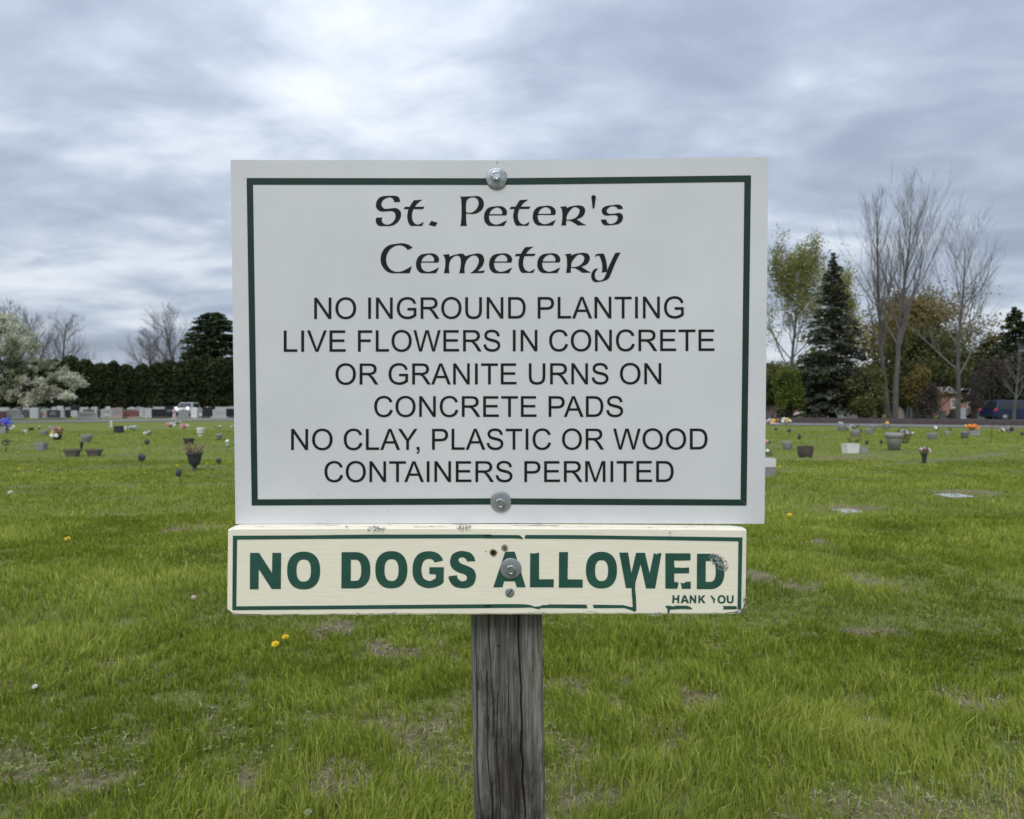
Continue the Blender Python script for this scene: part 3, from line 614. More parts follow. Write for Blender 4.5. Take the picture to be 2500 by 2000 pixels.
    for (x, y, w, h) in ((1214, 397, .9, 4), (597, 436, .8, .8), (1350, 600, .5, 1.6), (791, 422, .7, .9), (920, 1218, .7, 1.2), (946, 1249, 1.0, 1), (778, 1210, 1, .8), (912, 1249, .7, .7), (1717, 1258, .8, .8), (1491, 1273, 1, .7), (1275, 497, .7, .7), (1702, 490, .7, .7), (665, 612, .8, 1), (694, 423, .5, .5)):
        vs = [on_face(x + w * math.cos(k * 1.05), y + h * math.sin(k * 1.05), 0.0007) - root.location for k in range(6)]; mb.add(vs, [(5, 4, 3, 2, 1, 0)])
    tag(mb.build('speck', mat_noise('grime', (0.12, 0.12, 0.12), (0.2, 0.2, 0.2), 30, 0.8), root), kind='stuff')
    return root
sign = sign_panel()
# bolts and washers
M_ZINC = mat_noise('galvanised_steel', (0.20, 0.215, 0.225), (0.46, 0.48, 0.50), 160, 0.42, 6, bump=0.4, bscale=700, metallic=0.75, bdist=0.0004)
M_ZINC2 = mat_noise('dull_zinc', (0.26, 0.285, 0.30), (0.34, 0.36, 0.375), 60, 0.5, 5, bump=0.15, bscale=500, metallic=0.6, bdist=0.0003)
M_BOLT = mat_noise('bright_bolt_head', (0.45, 0.52, 0.55), (0.75, 0.82, 0.85), 260, 0.25, 4, bump=0.5, bscale=500, metallic=0.7, bdist=0.0006)
M_RUST = mat_noise('rusty_screw', (0.03, 0.018, 0.014), (0.08, 0.045, 0.03), 300, 0.8)
def washer(px, py, rpx, off, bend, root, mat, hexr, hrot=0.2, lift=0.006, matb=None, hx=0, hy=0, dish=0.0):
    c = on_face(px, py, off, bend); r = rpx / F * c.y
    mb = MB(); L = c - root.location
    prof = [(r * 0.25, 0.0), (r, 0.0), (r, 0.0012), (r * 0.97, 0.0020), (r * 0.93, 0.0023), (r * 0.5, 0.0023 + dish), (r * 0.3, 0.0024 + dish)]
    mb.lathe(prof, (0, 0, 0), 40, 'Y')
    w = mb.build('washer', mat, root); w.location = L; w.rotation_euler = (math.atan(TILT), 0, 0)
    hr = hexr / F * c.y; h0 = 0.0024 + dish
    mb = MB()
    prof = [(hr * 1.12, h0), (hr * 1.12, h0 + 0.0008), (hr, h0 + 0.0010), (hr, h0 + lift), (hr * 0.86, h0 + lift + 0.0007), (hr * 0.80, h0 + lift + 0.0008), (hr * 0.70, h0 + lift + 0.0002), (hr * 0.45, h0 + lift)]
    n = 6; vs = []; fs = []
    for i, (a, h) in enumerate(prof):
        nn = 24
        for k in range(nn):
            an = 2 * math.pi * k / nn + hrot; q = 1.0
            if 2 <= i <= 4: q = math.cos(math.pi / 6) / math.cos(((k * 2 * math.pi / nn) % (math.pi / 3)) - math.pi / 6) if i < 4 else 1
            if i in (2, 3): q *= 1.1
            vs.append((a * q * math.cos(an), -h, a * q * math.sin(an)))
    nn = 24
    for i in range(len(prof) - 1):
        for k in range(nn): fs.append((i * nn + k, i * nn + (k + 1) % nn, (i + 1) * nn + (k + 1) % nn, (i + 1) * nn + k))
    fs.append(tuple(range((len(prof) - 1) * nn, len(prof) * nn)))
    mb.add(vs, fs, False)
    # stamped grade marks
    mk = MB()
    for k in range(6):
        an = k * math.pi / 3 + 0.3; mk.box((0.62 * hr * math.cos(an), -(h0 + lift + 0.0004), 0.62 * hr * math.sin(an)), (0.0008, 0.0004, 0.0016), 0)
    b = mb.build('bolt_head', matb or mat, w, (hx / F * c.y, 0, -hy / F * c.y)); 
    mk.build('grade_mark', M_BLACKP, w, (hx / F * c.y, 0, -hy / F * c.y))
    return w
washer(1212.5, 436, 26, 0.0008, True, sign, M_ZINC, 11, 0.1, 0.0075, M_BOLT, -1, -4)
washer(1222.5, 1225, 25.5, 0.0008, True, sign, M_ZINC2, 11, 0.35, 0.006, M_ZINC, -1, 2)

# the cream board below
M_VINYL = mat_noise('green_vinyl', (0.012, 0.066, 0.048), (0.018, 0.085, 0.062), 30, 0.5, 6, bump=0.15, bscale=200)
def board_mat():
    m, t, b = base_mat('cream_painted_wood', 0.6); L = t.links.new
    tc = N(t, 'ShaderNodeTexCoord'); mp = N(t, 'ShaderNodeMapping'); mp.inputs['Scale'].default_value = (1.2, 6, 22); L(tc.outputs['Object'], mp.inputs[0])
    n = N(t, 'ShaderNodeTexNoise', inp={'Scale': 12.0, 'Detail': 6, 'Roughness': 0.6}); L(mp.outputs[0], n.inputs['Vector'])
    r = N(t, 'ShaderNodeValToRGB'); r.color_ramp.elements[0].position = 0.3; r.color_ramp.elements[1].position = 0.7
    r.color_ramp.elements[0].color = (0.79, 0.74, 0.60, 1); r.color_ramp.elements[1].color = (0.87, 0.82, 0.685, 1); L(n.outputs['Fac'], r.inputs[0])
    # bare grey wood where the paint has gone, mostly on the worn top and corners
    n2 = N(t, 'ShaderNodeTexNoise', inp={'Scale': 55.0, 'Detail': 7, 'Roughness': 0.75}); mp2 = N(t, 'ShaderNodeMapping'); mp2.inputs['Scale'].default_value = (0.35, 1.6, 1.6); L(tc.outputs['Object'], mp2.inputs[0]); L(mp2.outputs[0], n2.inputs['Vector'])
    at_ = N(t, 'ShaderNodeAttribute', attribute_name='wear')
    ad = N(t, 'ShaderNodeMath', operation='ADD'); L(n2.outputs['Fac'], ad.inputs[0]); L(at_.outputs['Fac'], ad.inputs[1])
    th = N(t, 'ShaderNodeMapRange', inp={'From Min': 0.93, 'From Max': 0.98}); L(ad.outputs[0], th.inputs['Value'])
    wd = N(t, 'ShaderNodeValToRGB'); wd.color_ramp.elements[0].color = (0.03, 0.025, 0.02, 1); wd.color_ramp.elements[1].color = (0.20, 0.18, 0.16, 1); L(n.outputs['Fac'], wd.inputs[0])
    mix = N(t, 'ShaderNodeMix', data_type='RGBA'); L(th.outputs[0], mix.inputs[0]); L(r.outputs[0], mix.inputs['A']); L(wd.outputs[0], mix.inputs['B']); L(mix.outputs['Result'], b.inputs['Base Color'])
    bp = N(t, 'ShaderNodeBump', inp={'Strength': 0.35, 'Distance': 0.0008}); L(n.outputs['Fac'], bp.inputs['Height'])
    bp2 = N(t, 'ShaderNodeBump', inp={'Strength': 0.6, 'Distance': 0.0012}); bp2.invert = True; L(th.outputs[0], bp2.inputs['Height']); L(bp.outputs[0], bp2.inputs['Normal']); L(bp2.outputs[0], b.inputs['Normal'])
    return m
M_BOARD = board_mat()
def build_board():
    root = empty('warning_board', on_face(1188, 1395, BOARD_OFF, False), label='long cream wooden board with green letters and peeling border below the white sign', cat='sign board')
    org = root.location
    top = lambda px: 1290 - 2.2 * math.sin(math.pi * min(1, max(0, (px - 553) / 1270))) + 2.0 * (px - 553) / 1270
    bot = lambda px: 1504.8 - 3.4 * (px - 553) / 1270 - 1.0 * math.sin(math.pi * (px - 553) / 1270)
    nx = 90; rg = random.Random(8); V = []; W = []; Fc = []
    # cross section rows: t along height with rounded edges, then back
    secs = []
    def corner(px):            # how far the outline is pulled in at the two bottom corners and ends
        l = max(0, 16 - (px - 553)); r = max(0, 14 - (1824 - px)); return l, r
    rows = [(0, 0.034), (0, 0.003), (0.006, 0.0008), (0.014, 0.0), (0.12, 0), (0.3, 0), (0.5, 0), (0.7, 0), (0.88, 0), (0.975, 0.0), (0.99, 0.0009), (1.0, 0.0035), (1.0, 0.034)]
    for i in range(nx + 1):
        u = i / nx; uu = 0.5 - 0.5 * math.cos(math.pi * u) if False else u
        e = min(i, nx - i)
        px = 553 + 1271 * uu
        for j, (v, d) in enumerate(rows):
            l, r = corner(px)
            yb = bot(px) - (0.75 * (l if l else 0) ** 1.6 / 16 ** .6 if l else 0) * 0.9 - (0.9 * r ** 1.5 / 14 ** .5 if r else 0)
            yt = top(px) + (0.25 * l) + (0.15 * r)
            py = yt + (yb - yt) * v
            xx = px + (2.0 * (1 - v) if i == 0 else 0) - (2.5 * v if i == nx else 0)
            p = on_face(xx, py, BOARD_OFF, False)
            dd = d + (0.0035 if e == 0 else 0.0006 if e == 1 and False else 0)
            if d > 0.03: dd = d
            # the sides go back along the board normal
            p = p + Vector((0, dd, dd * TILT))
            if rg.random() < 0.5 and (j in (1, 2, 10, 11)): p = p + Vector((0, rg.uniform(0, .0006), rg.uniform(-.0006, .0006)))
            V.append(p - org)
            w = 0.0
            if d > 0 and v < 0.01: w = 0.36
            if 0 < v < 0.02: w = 0.30
            if v >= 0.975: w = 0.36
            if v >= 1: w = 0.42
            if px > 1805 and v > 0.6: w = max(w, 0.42 * (v - 0.5) * 2)
            if px < 566 and v > 0.9: w = 0.48
            if px > 1780 and v > 0.93: w = max(w, 0.42)
            W.append(w)
    m = len(rows)
    for i in range(nx):
        for j in range(m): a = i * m + j; b = i * m + (j + 1) % m; Fc.append((a, b, b + m, a + m))
    Fc.append(tuple(range(m - 1, -1, -1))); Fc.append(tuple(range(nx * m, nx * m + m)))
    mb = MB(); mb.add(V, Fc); o = mb.build('board', M_BOARD, root)
    a = o.data.attributes.new('wear', 'FLOAT', 'POINT'); a.data.foreach_set('value', W)
    def part(name, contours, mat=M_VINYL, off=0.0006, label=None):
        mb = MB(); add_fill(mb, contours, BOARD_OFF + off, False); mb.v = [tuple(Vector(v) - org) for v in mb.v]
        p = mb.build(name, mat, root)
        if label: p['label'] = label
        return p
    A = lambda pts: [(540 + x / 3.267, 1200 + y / 3.267) for x, y in pts]
    B = lambda pts: [(1180 + x / 3.218, 1200 + y / 3.218) for x, y in pts]
    def sup(cx, cy, a, b, n=2.35, m=48): 
        out = []
        for k in range(m):
            t = 2 * math.pi * k / m; c_, s_ = math.cos(t), math.sin(t)
            out.append((cx + a * math.copysign(abs(c_) ** (2 / n), c_), cy + b * math.copysign(abs(s_) ** (2 / n), s_)))
        return out
    c = 1
    # border strips with their breaks and curls
    part('border_strip', [A([(93, 353), (700, 350), (1170, 344), (2156, 343), (2156, 373), (1180, 376), (700, 379), (126, 384), (120, 916), (90, 947), (88, 947)])], label='left end of the green border')
    part('border_strip', [A([(90, 947.5), (120, 916.5), (1000, 909), (2156, 899.5), (2156, 930), (1000, 939)])])
    part('border_strip', [B([(3, 341), (270, 343), (290, 346), (300, 358), (308, 362), (312, 374), (296, 372), (240, 369), (3, 369)])])
    part('border_strip', [B([(330, 342), (700, 343), (1200, 350), (2036, 361), (2026, 926), (1997, 926), (2004, 392), (1400, 382), (1000, 375), (324, 371)])])
    part('border_strip', [B(smooth([(3, 887, c), (150, 885), (310, 886), (370, 893), (400, 905), (440, 918), (446, 926, c), (420, 922), (370, 912), (300, 914), (150, 915), (3, 916, c)]))], label='curling end of the lower green border')
    part('border_strip', [B([(400, 906), (455, 900), (460, 890), (470, 893), (505, 892), (512, 887), (810, 889), (819, 918), (500, 916), (440, 917)])])
    part('border_strip', [B([(861, 890), (1100, 893), (1112, 897), (1165, 910), (1180, 905), (1203, 930), (1196, 940), (1180, 944), (1172, 936), (1110, 916), (866, 917)])])
    part('border_strip', [B([(1430, 898), (1475, 898), (1480, 904), (1520, 897), (1600, 898), (1625, 906), (1645, 926), (1560, 922), (1500, 926), (1465, 928), (1462, 957), (1447, 957), (1446, 918), (1432, 910)])], off=0.0009, label='peeled scrap of green border lying at a slant')
    part('border_strip', [B([(1880, 900), (1990, 901), (1993, 926), (1881, 927), (1890, 912)])])
    # letters
    part('letter', [A([(228, 780), (230, 490), (302, 490), (405, 650), (408, 490), (478, 490), (475, 778), (402, 778), (299, 620), (297, 780)])])
    part('letter', [A(sup(657.5, 630.5, 131.5, 150.5)), A(sup(658, 631, 57.5, 88, 2.5))])
    def Dd(f, x0, x1, y0, y1, ix0, ix1, iy0, iy1):
        mx = x0 + (x1 - x0) * 0.52; my = (y0 + y1) / 2; h = (y1 - y0) / 2; w = x1 - mx
        o = [(x0, y1), (x0 + 2, y0)] + [(mx + w * math.sin(t), my - h * math.copysign(abs(math.cos(t)) ** 0.8, math.cos(t))) for t in [k * math.pi / 16 for k in range(17)]]
        imx = ix0 + (ix1 - ix0) * 0.45; iw = ix1 - imx; ih = (iy1 - iy0) / 2
        i_ = [(ix0, iy1), (ix0 + 1, iy0)] + [(imx + iw * abs(math.sin(t)) ** 0.8, my - ih * math.copysign(abs(math.cos(t)) ** 0.8, math.cos(t))) for t in [k * math.pi / 12 for k in range(13)]]
        return [f(o), f(i_)]
    part('letter', Dd(A, 958, 1190, 484, 773, 1033, 1117, 544, 713))
    part('letter', [A(sup(1357, 624.5, 128, 148.5)), A(sup(1358.5, 627, 56, 87, 2.5))])
    part('letter', [A(smooth([(1776, 604, c), (1774, 722, c), (1730, 755), (1650, 771), (1575, 745), (1535, 690), (1526, 622), (1538, 550), (1580, 495), (1655, 476), (1720, 490), (1755, 520), (1769, 551, c), (1702, 567, c), (1685, 545), (1652, 537), (1612, 560), (1597, 625), (1612, 690), (1655, 713), (1685, 707), (1712, 690, c), (1712, 660, c), (1660, 659, c), (1660, 604, c)]))])
    part('letter', [A(smooth([(2026, 556, c), (1960, 558, c), (1948, 535), (1922, 525), (1897, 533), (1893, 552), (1915, 575), (1970, 597), (2015, 625), (2032, 680), (2012, 740), (1965, 768), (1915, 771), (1860, 758), (1825, 720), (1813, 677, c), (1880, 668, c), (1892, 700), (1922, 717), (1952, 708), (1960, 685), (1945, 664), (1880, 640), (1838, 605), (1825, 560), (1842, 505), (1885, 480), (1930, 475), (1985, 488), (2015, 520)]))])
    part('letter', [B([(78, 753), (172, 473), (247, 473), (333, 753), (262, 753), (248, 706), (163, 706), (150, 753)]), B([(182, 645), (206, 560), (230, 645)])], label='letter A with a steel washer over its middle')
    part('letter', [B([(366, 753), (368, 484), (395, 488), (438, 481), (438, 690), (554, 690), (552, 753)])])
    part('letter', [B([(593, 756), (595, 476), (665, 476), (662, 690), (780, 692), (780, 756)])])
    part('letter', [B(sup(928, 618, 122, 144)), B(sup(929, 622, 51, 82, 2.5))])
    part('letter', [B([(1068, 480), (1138, 480), (1163, 640), (1200, 482), (1270, 482), (1307, 642), (1338, 490), (1350, 486), (1362, 494), (1372, 486), (1400, 484), (1350, 762), (1278, 762), (1236, 572), (1195, 715), (1188, 758), (1120, 759)])])
    part('peeled_strip', [B([(1166, 712), (1195, 704), (1192, 760), (1198, 820), (1202, 905), (1200, 940), (1176, 930), (1170, 850), (1165, 770)])], off=0.0012, label='strip of green vinyl hanging down from the letter W')
    part('letter', [B([(1430, 486), (1628, 486), (1628, 541), (1528, 544), (1500, 541), (1500, 590), (1512, 600), (1540, 597), (1560, 601), (1617, 597), (1617, 643), (1500, 644), (1500, 706), (1512, 716), (1520, 708), (1530, 718), (1536, 712), (1530, 740), (1524, 764), (1430, 763)])])
    part('letter_fragment', [B([(1550, 716), (1575, 722), (1590, 710), (1630, 708), (1630, 765), (1560, 765)])], label='torn piece of the letter E')
    part('letter', Dd(B, 1677, 1895, 489, 767, 1747, 1826, 547, 711))
    # HANK YOU
    def hb(x0, pts): return [B([(x0 + x, y) for x, y in k]) for k in pts]
    part('letter', hb(1483, [[(0, 878), (4, 815), (19, 815), (18, 838), (41, 838), (42, 815), (58, 815), (56, 878), (41, 878), (41, 852), (17, 852), (16, 878)]]))
    part('letter', hb(1550, [[(0, 878), (22, 816), (40, 816), (66, 878), (49, 878), (44, 865), (21, 865), (17, 878)], [(25, 852), (32, 832), (40, 852)]]))
    part('letter', hb(1620, [[(0, 878), (1, 816), (15, 816), (38, 852), (39, 816), (53, 816), (53, 878), (39, 878), (15, 842), (14, 878)]]))
    part('letter', hb(1689, [[(0, 878), (1, 816), (15, 816), (15, 842), (36, 816), (56, 816), (32, 843), (58, 878), (39, 878), (21, 853), (14, 861), (14, 878)]]))
    part('letter_fragment', hb(1784, [[(0, 817), (14, 819), (28, 840), (34, 838), (38, 850), (34, 858), (33, 876), (22, 878), (21, 852), (8, 836)]]), label='damaged letter Y missing its right arm')
    part('letter', [B(sup(1872, 848, 32, 33)), B(sup(1872, 848, 17, 20))])
    part('letter', hb(1912, [[(0, 817), (15, 817), (15, 855), (20, 865), (28, 867), (36, 864), (40, 855), (40, 817), (55, 817), (55, 858), (50, 870), (42, 877), (28, 880), (14, 877), (4, 869), (0, 857)]]))
    washer(1247, 1388, 26, BOARD_OFF + 0.0008, False, root, M_ZINC2, 11, 0.2, 0.006, M_ZINC, 0, 1)
    # deck screws, the rusty hole
    def screw(px, py, r, mat, slot, name='screw_head'):
        p = on_face(px, py, BOARD_OFF + 0.0003, False); rr = r / F * p.y
        mb = MB(); mb.lathe([(rr, 0), (rr, 0.0009), (rr * 0.8, 0.0014), (rr * 0.3, 0.0015)], (0, 0, 0), 20, 'Y')
        s = mb.build(name, mat, root, p - org); mk = MB()
        if slot == 'square': mk.box((0, -0.0016, 0), (rr * 0.7, 0.0006, rr * 0.7)); mk.v = [tuple(Matrix.Rotation(0.75, 3, 'Y') @ Vector(v)) for v in mk.v]
        else: mk.box((0, -0.0016, 0), (rr * 1.7, 0.0006, rr * 0.22)); mk.v = [tuple(Matrix.Rotation(-0.9, 3, 'Y') @ Vector(v)) for v in mk.v]
        mk.build('slot', M_RUST if slot == 'square' else M_BLACKP, s)
    screw(1232, 1337, 8, mat_noise('tan_coated_screw', (0.16, 0.13, 0.09), (0.34, 0.30, 0.24), 300, 0.6), 'square')
    screw(1244.5, 1446.5, 11, M_ZINC2, 'line')
    part('screw_hole', [sup(1204.5, 1350, 7.5, 7.5, 2)], M_RUST, 0.0004); part('screw_hole_depth', [sup(1204, 1349, 4.2, 4.5, 2)], mat_noise('hole_dark', (0.004, 0.003, 0.003), (0.01, 0.006, 0.005), 30, 1), 0.0006)
    rust = mat_noise('rust_stain', (0.38, 0.25, 0.15), (0.62, 0.55, 0.42), 200, 0.9)
    part('stain', [smooth([(1194, 1346), (1204, 1339.5), (1215, 1346), (1213, 1354), (1206, 1361), (1198, 1356)])], rust, 0.0002)
    # lichen crusts
    M_LICH = mat_noise('grey_lichen', (0.20, 0.20, 0.18), (0.62, 0.62, 0.58), 400, 1.0)
    rg = random.Random(5)
    for (cx, cy, rx, ry, n) in ((920, 1293, 24, 9, 170), (1133, 1289, 20, 9, 130), (1755, 1372, 20, 22, 620), (1603, 1499, 14, 6, 90), (872, 1500, 6, 4, 22), (903, 1501, 9, 4, 26), (1637, 1306, 5, 9, 30), (1186, 1344, 4, 3, 12), (847, 1286, 5, 2.5, 10)):
        mb = MB()
        for k in range(n):
            a, q = rg.uniform(0, 6.28), rg.random() ** 0.6
            x = cx + rx * q * math.cos(a); y = cy + ry * q * math.sin(a)
            if (cx, cy) == (1755, 1372): x += 0.55 * (y - cy) 
            if fbm(np.array([x * .35]), np.array([y * .35]), 3, 2)[0] < 0.43: continue
            p = on_face(x, y, BOARD_OFF + 0.0003, False); mb.blob(p - org, (rg.uniform(.0004, .0011), rg.uniform(.0003, .0008), rg.uniform(.0004, .0011)), rg, 5, 3, .4)
        tag(mb.build('lichen', M_LICH, root), kind='stuff')
    # splintered paint curls along the bottom right corner
    mb = MB()
    for k in range(26):
        x = 1795 + 30 * rg.random(); y = 1440 + 62 * rg.random()
        if x < 1816 and y < 1494: continue
        p = on_face(min(x, 1822), y, BOARD_OFF + 0.0004, False) - org; l = rg.uniform(.002, .006)
        mb.tube([p, p + Vector((rg.uniform(-.001, .001), -.0006, -l))], [0.0004, 0.0002], 3)
    tag(mb.build('paint_crack', mat_noise('crack_dark', (0.03, 0.026, 0.022), (0.09, 0.08, 0.07), 50, 1), root), kind='stuff')
    mb = MB()
    for pts in ([(560, 1494), (575, 1499), (600, 1500), (640, 1501)], [(556, 1488), (562, 1497), (572, 1503)], [(1770, 1497), (1795, 1494), (1815, 1486), (1822, 1470)], [(1815, 1488), (1821, 1460), (1823, 1430)], [(1800, 1502), (1812, 1497), (1821, 1492)]):
        mb.tube([on_face(x, y, BOARD_OFF + 0.0002, False) - org for x, y in pts], 0.0005, 4)
    tag(mb.build('paint_crack', mat_noise('crack_dark', (0.03, 0.026, 0.022), (0.09, 0.08, 0.07), 50, 1), root), kind='stuff')
build_board()

# the post
def post_mat():
    m, t, b = base_mat('weathered_post_wood', 0.85, 0, 0.25); L = t.links.new
    tc = N(t, 'ShaderNodeTexCoord')
    def nz(scale, stretch, detail=6, rough=0.6, dist=0):
        mp = N(t, 'ShaderNodeMapping'); mp.inputs['Scale'].default_value = stretch; L(tc.outputs['Object'], mp.inputs[0])
        n = N(t, 'ShaderNodeTexNoise', inp={'Scale': scale, 'Detail': detail, 'Roughness': rough, 'Distortion': dist}); L(mp.outputs[0], n.inputs['Vector']); return n.outputs['Fac']
    g = nz(190, (1, 1, 0.022), 8, 0.72, 0.15); g2 = nz(60, (1, 1, 0.05), 5, 0.6, 0.2); bl = nz(16, (1, 1, 0.4), 6, 0.7, 0.3); bl2 = nz(7, (1, 1, 0.5), 4)
    r = N(t, 'ShaderNodeValToRGB'); r.color_ramp.elements[0].position = 0.36; r.color_ramp.elements[1].position = 0.64
    r.color_ramp.elements[0].color = (0.032, 0.030, 0.027, 1); r.color_ramp.elements[1].color = (0.30, 0.285, 0.255, 1)
    e = r.color_ramp.elements.new(0.5); e.color = (0.118, 0.112, 0.102, 1)
    mm = N(t, 'ShaderNodeMath', operation='MULTIPLY_ADD', inp={1: 0.55}); L(g, mm.inputs[0]); m2 = N(t, 'ShaderNodeMath', operation='MULTIPLY', inp={1: 0.45}); L(g2, m2.inputs[0]); L(m2.outputs[0], mm.inputs[2]); L(mm.outputs[0], r.inputs[0])
    # dark algae / damp blotches growing denser low down, pale worn patches
    sep = N(t, 'ShaderNodeSeparateXYZ'); L(tc.outputs['Object'], sep.inputs[0])
    low = N(t, 'ShaderNodeMapRange', inp={'From Min': 1.12, 'From Max': 0.75, 'To Min': -0.16, 'To Max': 0.10}); L(sep.outputs[2], low.inputs['Value'])
    ad = N(t, 'ShaderNodeMath', operation='ADD'); L(bl, ad.inputs[0]); L(low.outputs[0], ad.inputs[1])
    th = N(t, 'ShaderNodeMapRange', inp={'From Min': 0.47, 'From Max': 0.58, 'To Max': 0.85}); L(ad.outputs[0], th.inputs['Value'])
    mix = N(t, 'ShaderNodeMix', data_type='RGBA', blend_type='MULTIPLY'); L(th.outputs[0], mix.inputs[0]); L(r.outputs[0], mix.inputs['A']); mix.inputs['B'].default_value = (0.33, 0.29, 0.28, 1)
    pl = N(t, 'ShaderNodeMapRange', inp={'From Min': 0.55, 'From Max': 0.62, 'To Max': 0.8}); L(bl2, pl.inputs['Value'])
    gm = N(t, 'ShaderNodeMath', operation='MULTIPLY'); L(pl.outputs[0], gm.inputs[0]); L(g, gm.inputs[1])
    mx2 = N(t, 'ShaderNodeMix', data_type='RGBA'); L(gm.outputs[0], mx2.inputs[0]); L(mix.outputs['Result'], mx2.inputs['A']); mx2.inputs['B'].default_value = (0.36, 0.35, 0.33, 1)
    ca = N(t, 'ShaderNodeAttribute', attribute_name='crack'); mx3 = N(t, 'ShaderNodeMix', data_type='RGBA'); L(ca.outputs['Fac'], mx3.inputs[0]); L(mx2.outputs['Result'], mx3.inputs['A']); mx3.inputs['B'].default_value = (0.010, 0.008, 0.007, 1)
    L(mx3.outputs['Result'], b.inputs['Base Color'])
    bp = N(t, 'ShaderNodeBump', inp={'Strength': 1.0, 'Distance': 0.003}); L(mm.outputs[0], bp.inputs['Height']); L(bp.outputs[0], b.inputs['Normal'])
    return m
def build_post():
    # cracks traced on the photo (px, py, half width in px)
    CR = [([(1266.5, 1500), (1267, 1550), (1268, 1600), (1271, 1650), (1273, 1680), (1272, 1715), (1274, 1760), (1274, 1800), (1273, 1830), (1277, 1870), (1275, 1900), (1279, 1940), (1282, 1975), (1283, 2010), (1287, 2200)], 1.5, .010),
          ([(1194, 1503), (1195, 1560), (1198, 1620), (1201, 1680), (1204, 1720), (1204, 1800)], 0.9, .005), ([(1190, 1640), (1190, 1760), (1189, 1830), (1193, 1880), (1199, 1920), (1202, 1960), (1203, 2010), (1204, 2200)], 1.0, .006),
          ([(1162, 1503), (1163, 1580), (1165, 1640), (1166, 1700), (1165, 1800), (1165, 1880), (1169, 1940), (1176, 2000), (1180, 2200)], 0.8, .004), ([(1209, 1503), (1209, 1530)], 0.7, .003),
          ([(1215, 1690), (1213, 1780), (1213, 1850), (1219, 1900), (1221, 1940), (1222, 2000), (1222, 2200)], 0.7, .004), ([(1240, 1560), (1241, 1680), (1239, 1800), (1246, 1860), (1248, 1930), (1251, 2000), (1251, 2200)], 0.6, .003),
          ([(1312, 1503), (1314, 1560), (1316, 1600)], 0.7, .003), ([(1322, 1520), (1326, 1600), (1327, 1640)], 0.9, .005), ([(1152, 1560), (1155, 1700), (1156, 1900)], 0.8, .003), ([(1226, 1700), (1225, 1800)], .5, .002), ([(1300, 1560), (1301, 1640)], .5, .002)]
    off = -0.0035; rk = random.Random(19)
    for _ in range(34):
        x0 = rk.uniform(1160, 1322); y0 = rk.uniform(1500, 1960); CR.append(([(x0, y0), (x0 + rk.uniform(-1.5, 2), y0 + rk.uniform(25, 110))], rk.uniform(.35, .6), rk.uniform(.001, .003)))
    c0 = on_face(1237, 1503, off, False); c1 = on_face(1244, 2000, off, False)
    ax = (c1 - c0) / (c1.z - c0.z)                       # change per metre of height
    def centre(z): return c0 + ax * (z - c0.z)
    half = 0.5 * 177 / F * c0.y; D = 0.125
    crp = []
    for pts, w, dp in CR:
        q = [on_face(x, y, off, False) for x, y in pts]; crp.append(([(p.x - centre(p.z).x, p.z) for p in q][::-1], w / F * 1.3, dp))
    nf = 150; r = 0.006; prof = []
    for k in range(nf + 1): prof.append((-half + r * 0.6 + (2 * half - r * 1.2) * k / nf, 0.0, True))
    for k in range(1, 5): a = k / 5 * math.pi / 2; prof.append((half - r + r * math.sin(a) if k > 0 else 0, r - r * math.cos(a), False))
    for k in range(9): prof.append((half, r + (D - 2 * r) * k / 8, False))
    for k in range(9): prof.append((half - r - (2 * half - 2 * r) * k / 8, D, False))
    for k in range(9): prof.append((-half, D - r - (D - 2 * r) * k / 8, False))
    for k in range(1, 5): a = k / 5 * math.pi / 2; prof.append((-half + r - r * math.cos(a), r - r * math.sin(a), False))
    n = len(prof)
    zs = np.concatenate([np.arange(-0.45, 0.72, 0.04), np.arange(0.72, 1.18, 0.0032), np.arange(1.18, 1.86, 0.04)])
    PX = np.array([p[0] for p in prof]); PY = np.array([p[1] for p in prof]); FR = np.array([p[2] for p in prof])
    V = []; CK = []
    for z in zs:
        c = centre(z); x = PX.copy(); y = PY.copy()
        w = (fbm(np.full(1, z * 9.0), np.zeros(1), 3, 3)[0] - .5) * 0.003; w2 = (fbm(np.full(1, z * 9.0), np.zeros(1) + 9, 7, 3)[0] - .5) * 0.003
        x = x + np.where(PX < 0, w, w2) * np.abs(PX) / half
        y = y + np.where(FR, (fbm(PX * 140, np.full(n, z * 3.0), 11, 3) - 0.5) * 0.0016, 0)
        ck = np.zeros(n)
        for pts, wd, dp in crp:
            if z < pts[0][1] or z > pts[-1][1]: continue
            cx = np.interp(z, [p[1] for p in pts], [p[0] for p in pts]) + (fbm(np.full(1, z * 60.0), np.zeros(1), 17, 2)[0] - .5) * 0.0016
            wv = wd * (0.6 + 0.9 * fbm(np.full(1, z * 25.0), np.full(1, cx * 50), 23, 2)[0])
            g = np.exp(-((PX - cx) / wv) ** 2) * FR
            y = y + g * dp * 0.7; ck = np.maximum(ck, g)
        for i in range(n): V.append((c.x + x[i], c.y + y[i] + PX[i] * 0.0, z))
        CK.append(ck)
    V = np.array(V); V[:, 1] += 0.0
    m = len(zs); i = np.arange(m - 1)[:, None] * n; j = np.arange(n)[None, :]; j2 = (j + 1) % n
    q = np.stack([i + j, i + j2, i + n + j2, i + n + j], -1).reshape(-1, 4); T = np.vstack([q[:, [0, 1, 2]], q[:, [0, 2, 3]]])
    c = len(V); top = centre(zs[-1]); V = np.vstack([V, [[top.x, top.y + D / 2, zs[-1]]]]); jj = np.arange(n)
    T = np.vstack([T, np.stack([np.full(n, c), (m - 1) * n + jj, (m - 1) * n + (jj + 1) % n], -1)])
    root = empty('sign_post', (0, 0, 0), label='square weathered grey wooden post with long cracks holding up both signs', cat='post')
